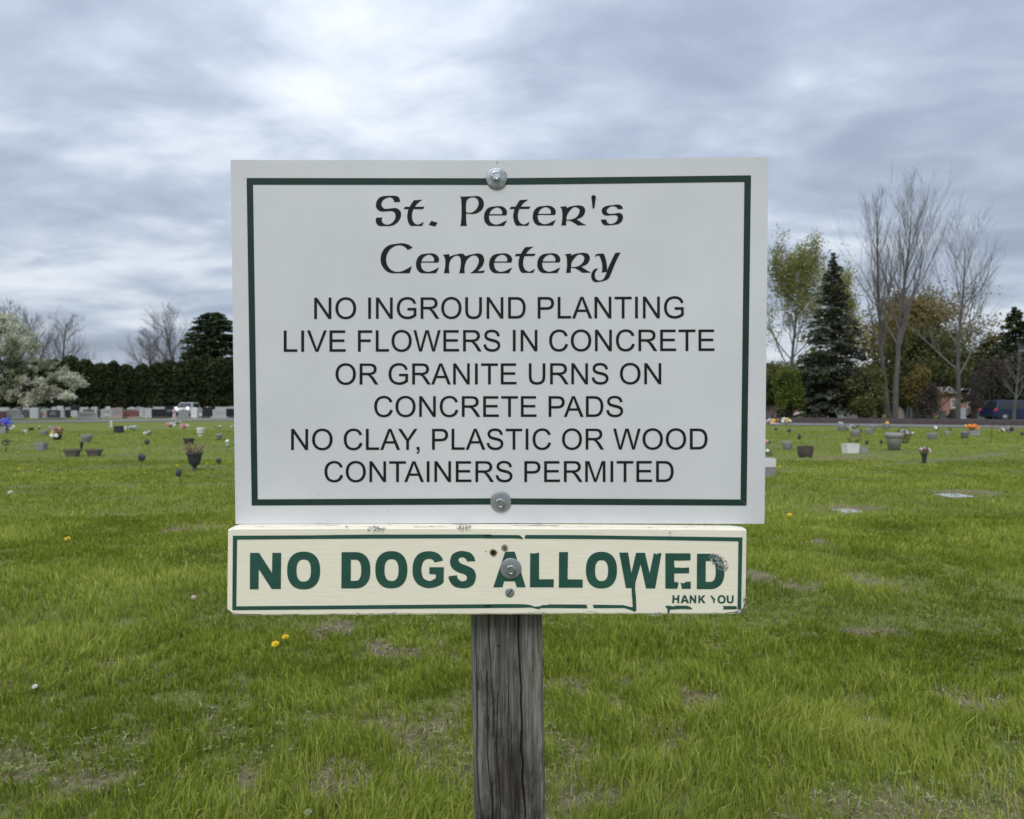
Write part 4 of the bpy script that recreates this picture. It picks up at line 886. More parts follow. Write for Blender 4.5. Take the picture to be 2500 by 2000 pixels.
    o = np_mesh('timber', V, T, post_mat(), root, {'crack': np.append(np.concatenate(CK), 0)}, smooth=True)
    # nail head, staple of wire
    p = on_face(1217, 1575, off, False); mb = MB(); mb.lathe([(0.0030, 0), (0.0030, 0.0006), (0.0015, 0.001)], p, 14, 'Y'); mb.build('nail_head', M_RUST, root)
    mb = MB(); mb.tube([on_face(x, y, off + .001, False) for x, y in ((1268, 1511), (1272, 1515), (1275, 1509), (1274, 1504))], 0.0005, 5); mb.build('wire', M_ZINC2, root)
build_post()
#PART2
# ------------------------------------------------------------------ trees
def grow_tree(name, label, x, y, H, seed, trunk_r=0.2, fork=0.35, nlimb=14, spread=0.45, up=0.35, levels=3, lean=0.0, bark=M_BARK, twig=M_TWIG, leaf=None, leafmat=None,
              width=1.0, clear=None, group=None, stems=1, tw=0.0085, cat='tree', dens=1.0):
    """a branching tree: trunk with limbs, finer branches, twigs and, if wanted, small leaves along the twigs"""
    rg = random.Random(seed); root = empty(name, (x, y, 0), label=label, cat=cat, group=group)
    T = MB(); Bm = MB(); tips = []
    def branch(p, d, L, r, lv, mb, sides):
        n = 6 if lv == 0 else 4 if lv < 3 else 3; pts = [p]; rads = [r]; cur = Vector(p); dd = Vector(d)
        for i in range(n):
            j = 0.07 if lv == 0 else 0.16
            dd = (dd + Vector((rg.uniform(-j, j), rg.uniform(-j, j), rg.uniform(-j, j) * 0.5)) + Vector((0, 0, up * (0.25 if lv else 0.12)))).normalized()
            cur = cur + dd * (L / n); pts.append(cur.copy()); rads.append(max(tw * 0.5, r * (1 - (i + 1) / n * (0.82 if lv else 0.88))))
        mb.tube(pts, rads, sides, cap=False)
        if lv >= levels - 1:
            for q in pts[1:]: tips.append((q, dd))
        if lv >= levels: return
        k = (int(nlimb * 1.3) if lv == 0 else rg.randint(8, 10) if lv == 1 else rg.randint(6, 8) if lv == 2 else 3); k = max(2, int(k * (dens if lv else 1)))
        for c in range(k):
            t = (fork + (0.98 - fork) * (c + rg.random()) / k) if lv == 0 else rg.uniform(0.2, 1.0)
            f = t * n; i = min(n - 1, int(f)); q = pts[i].lerp(pts[i + 1], f - i); ax = (pts[i + 1] - pts[i]).normalized()
            az = rg.uniform(0, 6.283) if lv else c * 2.4 + rg.uniform(-.5, .5)
            side = Vector((math.cos(az), math.sin(az), 0)); side = (side - ax * side.dot(ax)).normalized()
            sp = spread * (1.0 if lv == 0 else 0.9) * rg.uniform(0.7, 1.3)
            nd = (ax * math.cos(sp * 1.3) + side * math.sin(sp * 1.3)).normalized()
            if lv == 0: ll = H * (0.42 * (1 - t) + 0.13) * rg.uniform(0.8, 1.2) * width
            else: ll = L * rg.uniform(0.34, 0.60)
            branch(q, nd, ll, max(tw * 0.55, rads[i] * (0.42 if lv == 0 else 0.5)), lv + 1, Bm, 5 if lv == 0 else 3)
    for s_ in range(stems):
        a = s_ * 2.1 + seed; o = Vector((0, 0, -0.05)) if stems == 1 else Vector((math.cos(a) * 0.12, math.sin(a) * 0.12, -0.05))
        d0 = Vector((lean, 0, 1)) if stems == 1 else Vector((math.cos(a) * 0.35, math.sin(a) * 0.35, 1))
        branch(o, d0.normalized(), H * (1 if stems == 1 else rg.uniform(.7, 1)), trunk_r, 0, T, 9)
    T.build('trunk', bark, root); Bm.build('branches', twig, root)
    if leaf:
        per, size, jit = leaf; nr = np.random.default_rng(seed)
        C = np.array([tuple(q) for q, _ in tips]); C = np.repeat(C, per, 0) + nr.normal(0, jit, (len(C) * per, 3)); C = C[C[:, 2] > 0.1]
        leaves('foliage', C, size, leafmat, root, nr)
    return root
def leaves(name, C, size, mat, parent, nr, flatten=0.0, tone=None):
    n = len(C); a = nr.normal(0, 1, (n, 3)); a[:, 2] *= 1 - flatten; a /= np.linalg.norm(a, axis=1)[:, None] + 1e-9
    b = nr.normal(0, 1, (n, 3)); b[:, 2] *= 1 - flatten; b -= a * (a * b).sum(1)[:, None]; b /= np.linalg.norm(b, axis=1)[:, None] + 1e-9
    s = size * nr.uniform(0.6, 1.3, (n, 1)); a *= s; b *= s * 0.6
    V = np.stack([C - a, C + b, C + a, C - b], 1).reshape(-1, 3); k = np.arange(n)[:, None] * 4
    cl = fbm(C[:, 0] * 0.9 + C[:, 1] * 0.5, C[:, 2] * 0.9, 5, 3)
    t = np.clip((cl - 0.5) * 1.1 + nr.normal(0.5, 0.2, n) if tone is None else tone, 0, 1)
    return np_mesh(name, V, k + np.array([[0, 1, 2, 3]]), mat, parent, {'tone': np.repeat(t, 4)}, k=4)
L_SPRUCE = leaf_mat('spruce_needles', (0.028, 0.032, 0.022), (0.066, 0.075, 0.052), (0.13, 0.145, 0.105), 0.05)
L_PINE = leaf_mat('pine_needles', (0.016, 0.026, 0.012), (0.040, 0.060, 0.026), (0.085, 0.115, 0.05), 0.05)
L_HEDGE = leaf_mat('cedar_foliage', (0.015, 0.021, 0.008), (0.032, 0.042, 0.015), (0.062, 0.076, 0.030), 0.05)
L_SPRING = leaf_mat('spring_leaves', (0.16, 0.17, 0.045), (0.28, 0.29, 0.09), (0.42, 0.42, 0.18), 0.4)
L_LIME = leaf_mat('lime_leaves', (0.045, 0.070, 0.010), (0.115, 0.155, 0.024), (0.22, 0.27, 0.06), 0.35)
L_OLIVE = leaf_mat('olive_leaves', (0.055, 0.062, 0.020), (0.115, 0.125, 0.042), (0.20, 0.21, 0.08), 0.25)
L_RUSSET = leaf_mat('russet_buds', (0.11, 0.090, 0.028), (0.22, 0.180, 0.060), (0.34, 0.29, 0.11), 0.3)
L_BROWN = leaf_mat('brown_twiggy', (0.040, 0.032, 0.026), (0.075, 0.062, 0.050), (0.12, 0.10, 0.08), 0.1)
L_BLOSSOM = leaf_mat('white_blossom', (0.13, 0.16, 0.07), (0.42, 0.43, 0.30), (0.82, 0.81, 0.70), 0.25)
def conifer(name, label, x, y, H, rmax, seed, mat, skirt=0.04, droop=0.25, dens=1.0, power=0.85, ragged=0.25, group=None, top_round=0.0, leaf=0.13):
    rg = random.Random(seed); nr = np.random.default_rng(seed); root = empty(name, (x, y, 0), label=label, cat='tree', group=group)
    T = MB(); T.tube([(0, 0, -0.05), (0.05, 0, H * 0.5), (0, 0, H * 0.98)], [rmax * 0.07 + 0.06, rmax * 0.04 + 0.04, 0.02], 8); T.build('trunk', M_BARKD, root)
    Bm = MB(); C = []; nl = int(H * 3.2)
    for i in range(nl):
        t = i / nl; z = H * (skirt + (1 - skirt) * t)
        prof = (1 - t) ** power if top_round == 0 else math.sin(math.pi * min(1, (t * (1 - 0.15) + 0.15))) ** top_round
        for k in range(rg.randint(6, 9)):
            a = rg.uniform(0, 6.283); L = max(0.12, rmax * prof * rg.uniform(1 - ragged, 1.08))
            if rg.random() < 0.07: L *= 0.4
            p0 = Vector((0, 0, z)); dz = -droop * L * (1 - t * 1.2) + L * 0.1
            p1 = Vector((math.cos(a) * L, math.sin(a) * L, z + dz)); pm = p0.lerp(p1, 0.5) + Vector((0, 0, L * 0.07))
            Bm.tube([p0, pm, p1], [0.03, 0.02, 0.008], 3, cap=False)
            n = max(8, int(L * 24 * dens)); u = nr.uniform(0.12, 1, n) ** 0.7
            q = np.outer(1 - u, np.array(p0)) + np.outer(u, np.array(p1)); q[:, 2] += np.sin(u * math.pi) * L * 0.07
            perp = np.array([-math.sin(a), math.cos(a), 0]); wd = (1.15 - u) * 0.32 * L + 0.08
            q += np.outer(nr.normal(0, 0.45, n) * wd, perp); q[:, 2] += nr.normal(-0.04, 0.06, n); C.append(q)
    Bm.build('branches', M_BARKD, root); leaves('needles', np.vstack(C), leaf, mat, root, nr, flatten=0.45)
    return root
def bush(name, label, x, y, w, h, seed, mat, n=5000, size=0.11, z0=0.1, d=None, stems=6, cat='shrub', group=None, lobes=9):
    """multi-stemmed shrub: stems fanning out into clumps of leaves with gaps between them"""
    rg = random.Random(seed); nr = np.random.default_rng(seed); root = empty(name, (x, y, 0), label=label, cat=cat, group=group); d = d or w
    S = MB(); cl = []
    for k in range(lobes):
        a = rg.uniform(0, 6.283); q = rg.uniform(0.1, 0.75)
        cl.append((math.cos(a) * q * w / 2, math.sin(a) * q * d / 2, z0 + (h - z0) * rg.uniform(0.25, 0.82), rg.uniform(0.16, 0.30) * w, rg.uniform(0.14, 0.26) * h))
    for k in range(stems + lobes):
        c = cl[k % lobes]; b = Vector((rg.uniform(-.2, .2), rg.uniform(-.2, .2), -0.05)); e = Vector((c[0] + rg.uniform(-.3, .3), c[1], c[2] + c[4] * 0.6))
        S.tube([b, b.lerp(e, 0.5) + Vector((rg.uniform(-.15, .15), 0, 0.1)), e], [0.045, 0.03, 0.012], 4, cap=False)
        for m in range(5):
            e2 = e + Vector((rg.uniform(-1, 1) * c[3], rg.uniform(-1, 1) * c[3], rg.uniform(-.3, 1) * c[4])); S.tube([b.lerp(e, 0.65), e2], [0.015, 0.006], 3, cap=False)
    S.build('stems', M_BARKD, root)
    idx = nr.integers(0, lobes, n); cc = np.array(cl)[idx]; v = nr.normal(0, 1, (n, 3)); v /= np.linalg.norm(v, axis=1)[:, None]; v *= (nr.uniform(0, 1, (n, 1)) ** 0.45) * (1 + nr.normal(0, 0.12, (n, 1)))
    C = cc[:, :3] + v * np.stack([cc[:, 3], cc[:, 3], cc[:, 4]], 1); C = C[C[:, 2] > 0.12]
    leaves('foliage', C, size, mat, root, nr)
    return root
def HH(py_top, Y): return zat(py_top, Y)
# right side, along the mulch bank and behind it
conifer('spruce_tree', 'tall dark grey green spruce with pointed top, nearest evergreen right of the signs', at(2034, 63), 63, HH(612, 63), 4.1, 3, L_SPRUCE, skirt=0.05, droop=0.22, power=0.86, ragged=0.45, dens=1.7, leaf=0.12)
grow_tree('bare_tree', 'tall slender bare tree leaning left, just right of the spruce', at(2172, 66), 66, HH(490, 66) * 0.95, 21, 0.23, 0.30, 16, 0.32, 0.8, 3, lean=-0.09, width=0.8, group='tall bare trees behind the mulch bank', dens=0.9)
grow_tree('bare_tree', 'tallest bare tree with a dense fan of upright twigs, centre of the right treeline', at(2186, 64), 64, HH(478, 64) * 0.92, 35, 0.27, 0.32, 19, 0.38, 0.8, 3, lean=0.02, width=1.15, group='tall bare trees behind the mulch bank')
grow_tree('bare_tree', 'bare tree with a broad open vase of limbs in front of the brick house', at(2338, 62), 62, HH(536, 62) * 0.86, 48, 0.20, 0.26, 16, 0.50, 0.8, 3, width=1.2, group='tall bare trees behind the mulch bank', dens=0.9)
grow_tree('leafing_tree', 'tree with thin fresh yellow green leaves beside the right edge of the white sign', at(1932, 78), 78, HH(665, 78), 51, 0.24, 0.22, 16, 0.55, 0.6, 3, width=1.2, leaf=(4, 0.11, 0.28), leafmat=L_SPRING)
grow_tree('leafing_tree', 'slim tree with thin pale green leaves directly behind the spruce', at(2075, 84), 84, HH(690, 84), 57, 0.18, 0.3, 11, 0.42, 0.5, 3, width=0.7, leaf=(3, 0.10, 0.22), leafmat=L_SPRING)
grow_tree('russet_tree', 'rounded tree with russet brown buds behind the tallest bare tree', at(2222, 76), 76, HH(778, 76), 61, 0.2, 0.12, 19, 0.7, 0.25, 3, width=1.6, leaf=(4, 0.14, 0.35), leafmat=L_RUSSET)
grow_tree('olive_tree', 'spreading olive green tree between the tallest bare tree and the vase shaped one', at(2275, 70), 70, HH(850, 70), 67, 0.16, 0.10, 15, 0.7, 0.25, 3, width=1.6, leaf=(3, 0.14, 0.3), leafmat=L_OLIVE)
conifer('dark_conifer', 'dark pointed evergreen at the right edge of the picture', at(2478, 72), 72, HH(745, 72), 3.9, 71, L_PINE, skirt=0.05, dens=2.4, power=0.75, ragged=0.3)
conifer('dark_conifer', 'dark rounded evergreen left of the pointed one at the right edge', at(2425, 78), 78, HH(818, 78), 4.3, 73, L_PINE, skirt=0.08, dens=2.0, power=0.55, ragged=0.3)
conifer('dark_conifer', 'dark tall evergreen cut off by the right edge of the picture', at(2540, 70), 70, HH(735, 70), 3.2, 74, L_PINE, skirt=0.1, dens=1.0, power=0.7, ragged=0.3)
bush('lime_shrub', 'bright yellow green shrub close to the white sign, left of the spruce', at(1928, 62), 62, 3.4, HH(872, 62), 81, L_LIME, 5200, size=.10, lobes=14)
bush('lime_shrub', 'tall yellow green shrub between the lime shrub and the spruce trunk', at(1968, 66), 66, 2.8, HH(850, 66), 82, L_LIME, 6500)
bush('olive_shrub', 'dull olive shrub half hidden behind the edge of the white sign', at(1882, 66), 66, 2.8, HH(880, 66), 83, L_OLIVE, 6500)
bush('olive_shrub', 'wide olive shrub at the foot of the spruce on its right', at(2100, 61), 61, 4.0, HH(905, 61), 84, L_OLIVE, 9000)
bush('olive_shrub', 'olive shrub at the foot of the spruce on its left', at(2010, 64), 64, 3.2, HH(930, 64), 85, L_OLIVE, 5500)
bush('brown_shrub', 'dark brown many stemmed shrub left of the brick house', at(2272, 61), 61, 2.0, HH(925, 61), 86, L_BROWN, 3000, size=0.08, stems=12)
bush('olive_shrub', 'olive shrub behind the two close bare trunks', at(2200, 69), 69, 3.4, HH(880, 69), 87, L_OLIVE, 7000)
bush('brown_shrub', 'thin brown shrub with bare stems in front of the brick house', at(2378, 60.5), 60.5, 2.6, HH(900, 60.5), 88, L_BROWN, 700, size=0.07, stems=12)
bush('olive_shrub', 'grey green shrub in front of the dark evergreens, above the blue car', at(2430, 66), 66, 3.0, HH(880, 66), 89, L_BROWN, 3000, size=0.08, z0=2.0)
bush('lime_shrub', 'light green small tree behind the vase shaped bare tree', at(2395, 99), 99, 5.4, HH(850, 99), 90, L_LIME, 7000, z0=2.2, cat='tree')
for i, (px, Y, py, w, m, lb) in enumerate(((1870, 100, 880, 9, L_OLIVE, 'distant olive treetop at the edge of the white sign'), (1990, 105, 900, 9, L_LIME, 'distant green treetop seen left of the spruce'), (2110, 100, 890, 9, L_OLIVE, 'distant olive treetop seen right of the spruce'),
        (2330, 110, 855, 10, L_OLIVE, 'distant grey green treetop above the brick house roof'), (2400, 112, 868, 9, L_LIME, 'distant light green treetop above the white house'), (2250, 105, 870, 9, L_OLIVE, 'distant treetop behind the russet tree'), (1790, 104, 900, 9, L_OLIVE, 'distant treetop hidden behind the white sign'))):
    bush('background_tree', lb, at(px, Y), Y, w, HH(py, Y), 100 + i, m, 7000, size=0.17, z0=1.0, cat='tree', group='trees far behind the right side', lobes=12)
# left side
grow_tree('bare_tree', 'thin bare tree standing in front of the blue car', at(2474, 60), 60, HH(850, 60), 46, 0.14, 0.3, 12, 0.5, 0.5, 3, width=0.9, group='tall bare trees behind the mulch bank', dens=0.7)
bush('olive_shrub', 'broad dark olive growth filling behind the spruce and bare trunks', at(2145, 72), 72, 6.0, HH(868, 72), 93, L_OLIVE, 12000, size=.13, lobes=12)
bush('olive_shrub', 'dark green growth between the lime shrub and the spruce, farther back', at(1990, 74), 74, 5.5, HH(840, 74), 94, L_LIME, 11000, size=.13, lobes=12)
bush('russet_shrub', 'low russet brown growth right of the two close bare trunks', at(2235, 67), 67, 3.6, HH(900, 67), 95, L_RUSSET, 6000)
bush('olive_shrub', 'wide olive growth behind the vase shaped bare tree', at(2330, 101), 101, 9.5, HH(868, 101), 96, L_OLIVE, 12000, size=.14, z0=2.6, lobes=12)
def blossom_tree():
    Y = 66.0; cx = at(-30, Y); root = empty('blossoming_tree', (cx, Y, 0), label='large cream white blossoming tree at the left edge with boughs reaching before the hedge', cat='tree')
    rg = random.Random(12); nr = np.random.default_rng(12)
    LB = [(-20, 815, 40, 34), (25, 800, 30, 26), (-70, 830, 40, 40), (60, 835, 30, 26), (5, 850, 50, 34), (88, 850, 22, 20), (50, 880, 40, 30), (-40, 890, 55, 45), (92, 888, 18, 14), (15, 925, 50, 28), (70, 935, 30, 20), (110, 940, 26, 17),
          (150, 918, 24, 16), (178, 925, 17, 18), (135, 958, 26, 14), (188, 968, 12, 6), (100, 968, 28, 10), (45, 958, 30, 14), (82, 982, 14, 6), (-20, 960, 40, 14), (192, 938, 10, 8), (10, 775, 22, 16), (38, 815, 20, 20), (-100, 890, 50, 60), (-90, 950, 50, 25)]
    T = MB(); Bm = MB(); T.tube([(0, 0, -.1), (.1, 0, 1.1), (.05, 0, 2.0)], [.34, .28, .24], 10); C = []
    for (px, py, rx, ry) in LB:
        c = Vector((at(px, Y) - cx, rg.uniform(-1.8, 1.2), zat(py, Y))); r = Vector((U_(rx, Y), U_(rx, Y) * .8, U_(ry, Y)))
        p0 = Vector((.05, 0, 1.6)); pm = p0.lerp(c, .5) + Vector((0, 0, .5)); Bm.tube([p0, p0.lerp(pm, .5), pm, pm.lerp(c, .5), c], [.13, .10, .08, .055, .03], 5, cap=False)
        for k in range(int(10 + 9 * r.x * r.z)):
            v = Vector((rg.gauss(0, 1), rg.gauss(0, 1), rg.gauss(0, 1))).normalized() * rg.random() ** .4; e = c + Vector((v.x * r.x, v.y * r.y, v.z * r.z)); Bm.tube([pm.lerp(c, .8), e], [.02, .008], 3, cap=False)
            for q in range(3):
                e2 = e + Vector((rg.gauss(0, .22), rg.gauss(0, .22), rg.gauss(0, .16))); C.append(nr.normal(0, 1, (24, 3)) * np.array([.13, .13, .10]) + np.array(e2))
    T.build('trunk', M_BARKD, root); Bm.build('branches', M_BARKD, root); leaves('blossom', np.vstack(C), .075, L_BLOSSOM, root, nr)
def U_(q, Y): return q / F * Y
blossom_tree()
grow_tree('bare_tree', 'bare grey twigged tree rising above the white blossom, left of the open one', at(84, 128), 128, HH(788, 128), 141, 0.35, 0.2, 20, 0.5, 0.6, 3, width=1.0, tw=0.018, group='bare trees behind the hedge')
grow_tree('bare_tree', 'bare tree with open spreading limbs above the left part of the hedge', at(148, 124), 124, HH(784, 124), 143, 0.36, 0.2, 17, 0.6, 0.55, 3, width=1.0, tw=0.018, group='bare trees behind the hedge')
grow_tree('bare_tree', 'bare tree top at the very left edge above the blossom', at(14, 120), 120, HH(765, 120), 145, 0.3, 0.25, 15, 0.45, 0.4, 3, width=0.8, tw=0.022, group='bare trees behind the hedge')
grow_tree('bare_tree', 'low rounded bare tree left of the taller one beside the pine', at(366, 122), 122, HH(826, 122), 147, 0.3, 0.15, 20, 0.6, 0.5, 3, width=1.1, tw=0.018, group='bare trees behind the hedge')
grow_tree('bare_tree', 'tall dense bare tree immediately left of the dark pine', at(436, 120), 120, HH(780, 120), 149, 0.36, 0.15, 22, 0.55, 0.55, 3, width=1.1, tw=0.018, group='bare trees behind the hedge')
conifer('pine_tree', 'dark bushy pine standing behind the hedge next to the white sign', at(520, 116), 116, HH(764, 116), 4.6, 151, L_PINE, skirt=0.25, droop=-0.1, power=0.5, ragged=0.35, dens=0.8, top_round=0.42, leaf=0.22)
grow_tree('bare_tree', 'bare tree mostly hidden behind the left edge of the white sign', at(590, 121), 121, HH(840, 121), 153, 0.3, 0.2, 14, 0.5, 0.35, 3, tw=0.03, group='bare trees behind the hedge')
# hedge of tall clipped cedars, each one a tree
def cedar(seed):
    nr = np.random.default_rng(seed); rg = random.Random(seed); root = empty('cedar_tree', label='tall dark green cedar in the long hedge', cat='tree', group='cedars forming the hedge')
    H = 7.4; T = MB()
    for k in range(3): T.tube([(rg.uniform(-.3, .3), rg.uniform(-.2, .2), -0.05), (rg.uniform(-.3, .3), 0, 2.6)], [0.10, 0.07], 5)
    T.build('trunk', M_BARKD, root)
    n = 7200; t = nr.uniform(0, 1, n) ** 0.9; z = 0.75 + (H - 0.75) * t; rad = 1.5 * np.clip((1 - t) * 4.0, 0, 1) ** 0.42 * (0.86 + 0.14 * np.clip(t * 6, 0, 1))
    a = nr.uniform(0, 2 * np.pi, n); q = rad * (1 - 0.55 * nr.uniform(0, 1, n) ** 2.2) * (0.74 + 0.52 * fbm(a * 2.2, z * 0.9, seed, 3))
    z = z + 0.5 * (fbm(a * 1.3, q * 1.5, seed + 9, 3) - 0.5) * t; C = np.stack([q * np.cos(a), q * np.sin(a), z + nr.normal(0, 0.10, n)], 1)
    m = MB(); m.lathe([(0.05, 0.6), (0.85, 1.1), (1.0, 4), (0.92, 6), (0.5, 6.8), (0.05, 7.1)], n=9)  # dark core added inside the foliage to block light passing through
    leaves('foliage', C, 0.17, L_HEDGE, root, nr); m.build('light_block_core', M_HEDGECORE, root)
    return root
M_HEDGECORE = mat_noise('hedge_light_block_core', (0.006, 0.006, 0.004), (0.014, 0.015, 0.008), 2, 1.0)  # near black, for the added light blocking core of each cedar
protos = [cedar(200 + i) for i in range(4)]; rgc = random.Random(77); used = [False] * 4
cedars = []; hx = at(-140, 108); k = 0; xend = at(840, 110)
while hx < xend:
    Y = 108 + 2.5 * (hx - at(-140, 108)) / 40 + rgc.uniform(-.5, .5); v = k % 4 if k < 4 else rgc.randint(0, 3)
    o = protos[v] if not used[v] else copy_tree(protos[v]); used[v] = True
    pxh = 1250 + hx / Y * F; top = 886 + 6 * math.sin(pxh / 47) + rgc.uniform(-4, 4) - (8 if pxh < 190 else 0) + (5 if 190 < pxh < 330 else 0) - (4 if pxh > 400 else 0)
    s = HH(top, Y) / 7.4; o.location = (hx, Y, 0); o.rotation_euler = (0, 0, rgc.uniform(0, 6.28)); o.scale = (s * rgc.uniform(.95, 1.15), s * 1.05, s)
    cedars.append((pxh, o))
    hx += rgc.uniform(1.7, 2.25); k += 1
ORD = 'first second third fourth fifth sixth seventh eighth ninth tenth eleventh twelfth thirteenth fourteenth fifteenth sixteenth seventeenth eighteenth nineteenth twentieth'.split()
vis = sorted([c for c in cedars if c[0] < 572], key=lambda c: -c[0])
for c in cedars: c[1]['label'] = 'tall dark cedar of the hedge hidden behind the white sign'
for i_, c in enumerate(vis): c[1]['label'] = 'tall dark hedge cedar, %s to the left counting from the white sign' % (ORD[i_] if i_ < 20 else 'last') if i_ < 20 else 'tall dark hedge cedar mostly behind the white blossom, near the left edge'
# small cone shaped evergreens at the hedge foot
conifer('small_cone_shrub', 'small cone shaped evergreen at the foot of the hedge, left of the parked white car', at(386, 100), 100, HH(958, 100), 1.1, 221, L_HEDGE, dens=1.4, leaf=0.15, droop=0.05)
conifer('small_cone_shrub', 'small cone shaped evergreen just right of the parked white car', at(474, 101), 101, HH(960, 101), 1.0, 223, L_HEDGE, dens=1.4, leaf=0.15, droop=0.05)
# leaf litter and soil under the hedge, run back as painted-in brown shade
M_LITTER_SHADE = mat_noise('brown_litter_shade', (0.030, 0.022, 0.018), (0.075, 0.055, 0.045), 1.5, 1.0, 6)
strip('hedge_soil_shade', [(at(-300, 100), 101), (at(900, 104), 104)], [(at(-300, 112), 135), (at(900, 114), 135)], 0.02, M_LITTER_SHADE)
# distant wood all round the horizon
def far_woods():
    nr = np.random.default_rng(9); n = 80000; a = nr.uniform(-np.pi, np.pi, n); r = nr.uniform(230, 262, n)
    top = 5.5 + 5.0 * fbm(a * 26, np.zeros(n), 4, 4); z = nr.uniform(0, 1, n) ** 0.8 * top
    C = np.stack([r * np.sin(a), r * np.cos(a), z], 1)
    o = leaves('far_woods', C, 1.3, leaf_mat('far_foliage', (0.03, 0.035, 0.02), (0.06, 0.065, 0.04), (0.11, 0.11, 0.07), 0.1), None, nr); tag(o, 'low line of distant woodland on the horizon', 'woodland', kind='stuff')
far_woods()
# ------------------------------------------------------------------ headstones
def stone(px0, px1, pyt, Y, mat, label, shape='flat', base=None, d=0.22, cat='headstone', plaque=None, group='headstones beyond the road', bmat=None):
    if px0 < 600 and Y < 82: Y *= 1.06
    w = (px1 - px0) / F * Y; x = at((px0 + px1) / 2, Y); H = zat(pyt, Y); root = empty('headstone', (x, Y, 0), label=label, cat=cat, group=group)
    b0 = 0.16 if base else 0.02
    if base: mb = MB(); mb.bbox((0, 0, 0.08), (w + base, d + 0.18, 0.17), 0.012); mb.build('base', bmat or mat, root)
    W = w / 2; n = 13; out = [(-W, b0)]
    for i in range(n):
        t = -1 + 2 * i / (n - 1)
        z = {'flat': H - (0.02 if abs(t) == 1 else 0), 'arch': H - 0.13 * t * t * min(1, w), 'serp': H - 0.10 * min(1, w) * (0.5 - 0.5 * math.cos(math.pi * min(1, abs(t) * 1.35))), 'slant': H - 0.1 * (t + 1) / 2,
             'gable': H - 0.14 * abs(t), 'round': b0 + (H - b0) * (0.35 + 0.65 * math.sqrt(max(0, 1 - t * t)))}[shape]
        out.append((W * t, z))
    out.append((W, b0)); m = len(out); c = 0.012
    V = [(x_ * (1 - c / W), -d / 2, b0 + (z_ - b0) * (1 - c / H)) for x_, z_ in out] + [(x_, -d / 2 + c, z_) for x_, z_ in out] + [(x_, d / 2, z_) for x_, z_ in out]
    Fs = [tuple(range(m - 1, -1, -1)), tuple(range(2 * m, 3 * m))] + [(r * m + i, r * m + (i + 1) % m, (r + 1) * m + (i + 1) % m, (r + 1) * m + i) for r in range(2) for i in range(m)]
    mb = MB(); mb.add(V, Fs); mb.build('stone', mat, root)
    if plaque:
        mb = MB(); rg = random.Random(int(px0))
        for (dx, dz, ww, hh) in plaque: mb.box((dx * w, -d / 2 - 0.003, b0 + dz * (H - b0)), (ww * w, 0.006, hh * (H - b0)))
        tag(mb.build('carved_face', M_LETTER if mat in (G_DARK, G_BLACK, G_RED) else G_MID, root), kind='stuff')
    return root
CAR = [(0, .72, .34, .05), (-.02, .58, .55, .05), (.02, .48, .42, .06), (0, .36, .5, .04)]
stone(-8, 14, 1004, 66, G_RED, 'small red brown headstone behind the blue flowers at the left edge', 'flat', .1)
stone(14, 50, 998, 66.5, G_LIGHT, 'wide light grey headstone with a winged top, nearest the left edge', 'serp', .25, plaque=[(0, .7, .7, .1), (0, .4, .6, .06)])
stone(54, 74, 1000, 74, G_DARK, 'small dark grey headstone between two light ones on the left', 'arch', .1)
stone(74, 94, 995.5, 70.5, G_PALE, 'plain pale blue grey upright slab with square top', 'flat', None)
stone(93, 115, 1004.5, 71, G_PINK, 'low pinkish block between the plain pale slab and the dark lettered stone', 'flat', .05)
stone(116, 146, 1001, 68.5, G_DARK, 'dark grey headstone with pale carved lines on a wide base', 'flat', .5, plaque=CAR, bmat=G_MID)
stone(147, 157, 996, 71, G_LIGHT, 'narrow light grey upright just right of the dark lettered stone', 'round', .15)
stone(157, 171, 1001, 74, G_BLACK, 'narrow black headstone left of the low pale marker', 'flat', .12)
stone(172, 190, 1002, 80, G_LIGHT, 'low light grey marker behind the narrow black headstone', 'serp', .1)
stone(193, 237, 1006, 67.6, G_LIGHT, 'very wide pale grey headstone on a broad stepped base', 'flat', .45, plaque=[(0, .5, .86, .6)])
stone(204, 228, 999.5, 76, G_BROWN, 'brown topped headstone peeking over the very wide pale one', 'flat', .1)
stone(247, 274, 997, 72, G_LIGHT, 'light grey headstone right of the small dark statue', 'serp', .1, plaque=[(0, .6, .6, .1), (0, .4, .5, .08)])
stone(274, 299, 996.5, 70.5, G_PINK, 'pinkish headstone with a framed face, left of the dark red one', 'flat', .1, plaque=[(0, .55, .7, .5)])
stone(302, 338, 1000, 71.2, G_RED, 'wide dark red headstone with a gently arched top', 'arch', .25, bmat=G_PINK)
stone(311, 331, 993.5, 78, G_LIGHT, 'light grey winged headstone rising behind the dark red one', 'gable', .1)
stone(341, 352, 995, 78, G_LIGHT, 'first of two small light grey stones right of the dark red one', 'flat', .05)
stone(354, 371, 997, 74, G_PALE, 'second of two small light grey stones, touching the wide black one', 'flat', .1)
stone(371, 406, 999, 72.6, G_BLACK, 'wide black headstone, broadest of the dark stones left of the white car', 'flat', .3, bmat=G_DARK)
stone(374, 402, 993.5, 82, G_LIGHT, 'light grey top showing above the wide black headstone', 'flat', .1)
stone(405, 421, 992.5, 76, G_BLACK, 'tall narrow black headstone with pale bands, left of the pink statue', 'flat', .05, plaque=[(0, .62, .8, .05), (0, .45, .7, .03)])
stone(436, 461, 998.5, 72.4, G_MID, 'mid grey headstone below the parked white car', 'serp', .25, plaque=[(0, .5, .6, .5)])
stone(467, 482, 994.5, 73.5, M_WHITEST, 'small bright white upright right of the mid grey one', 'gable', .05)
stone(495, 519, 994.5, 73.6, G_BLACK, 'black headstone between the small flag and the last light grey stone', 'flat', .2, bmat=G_DARK)
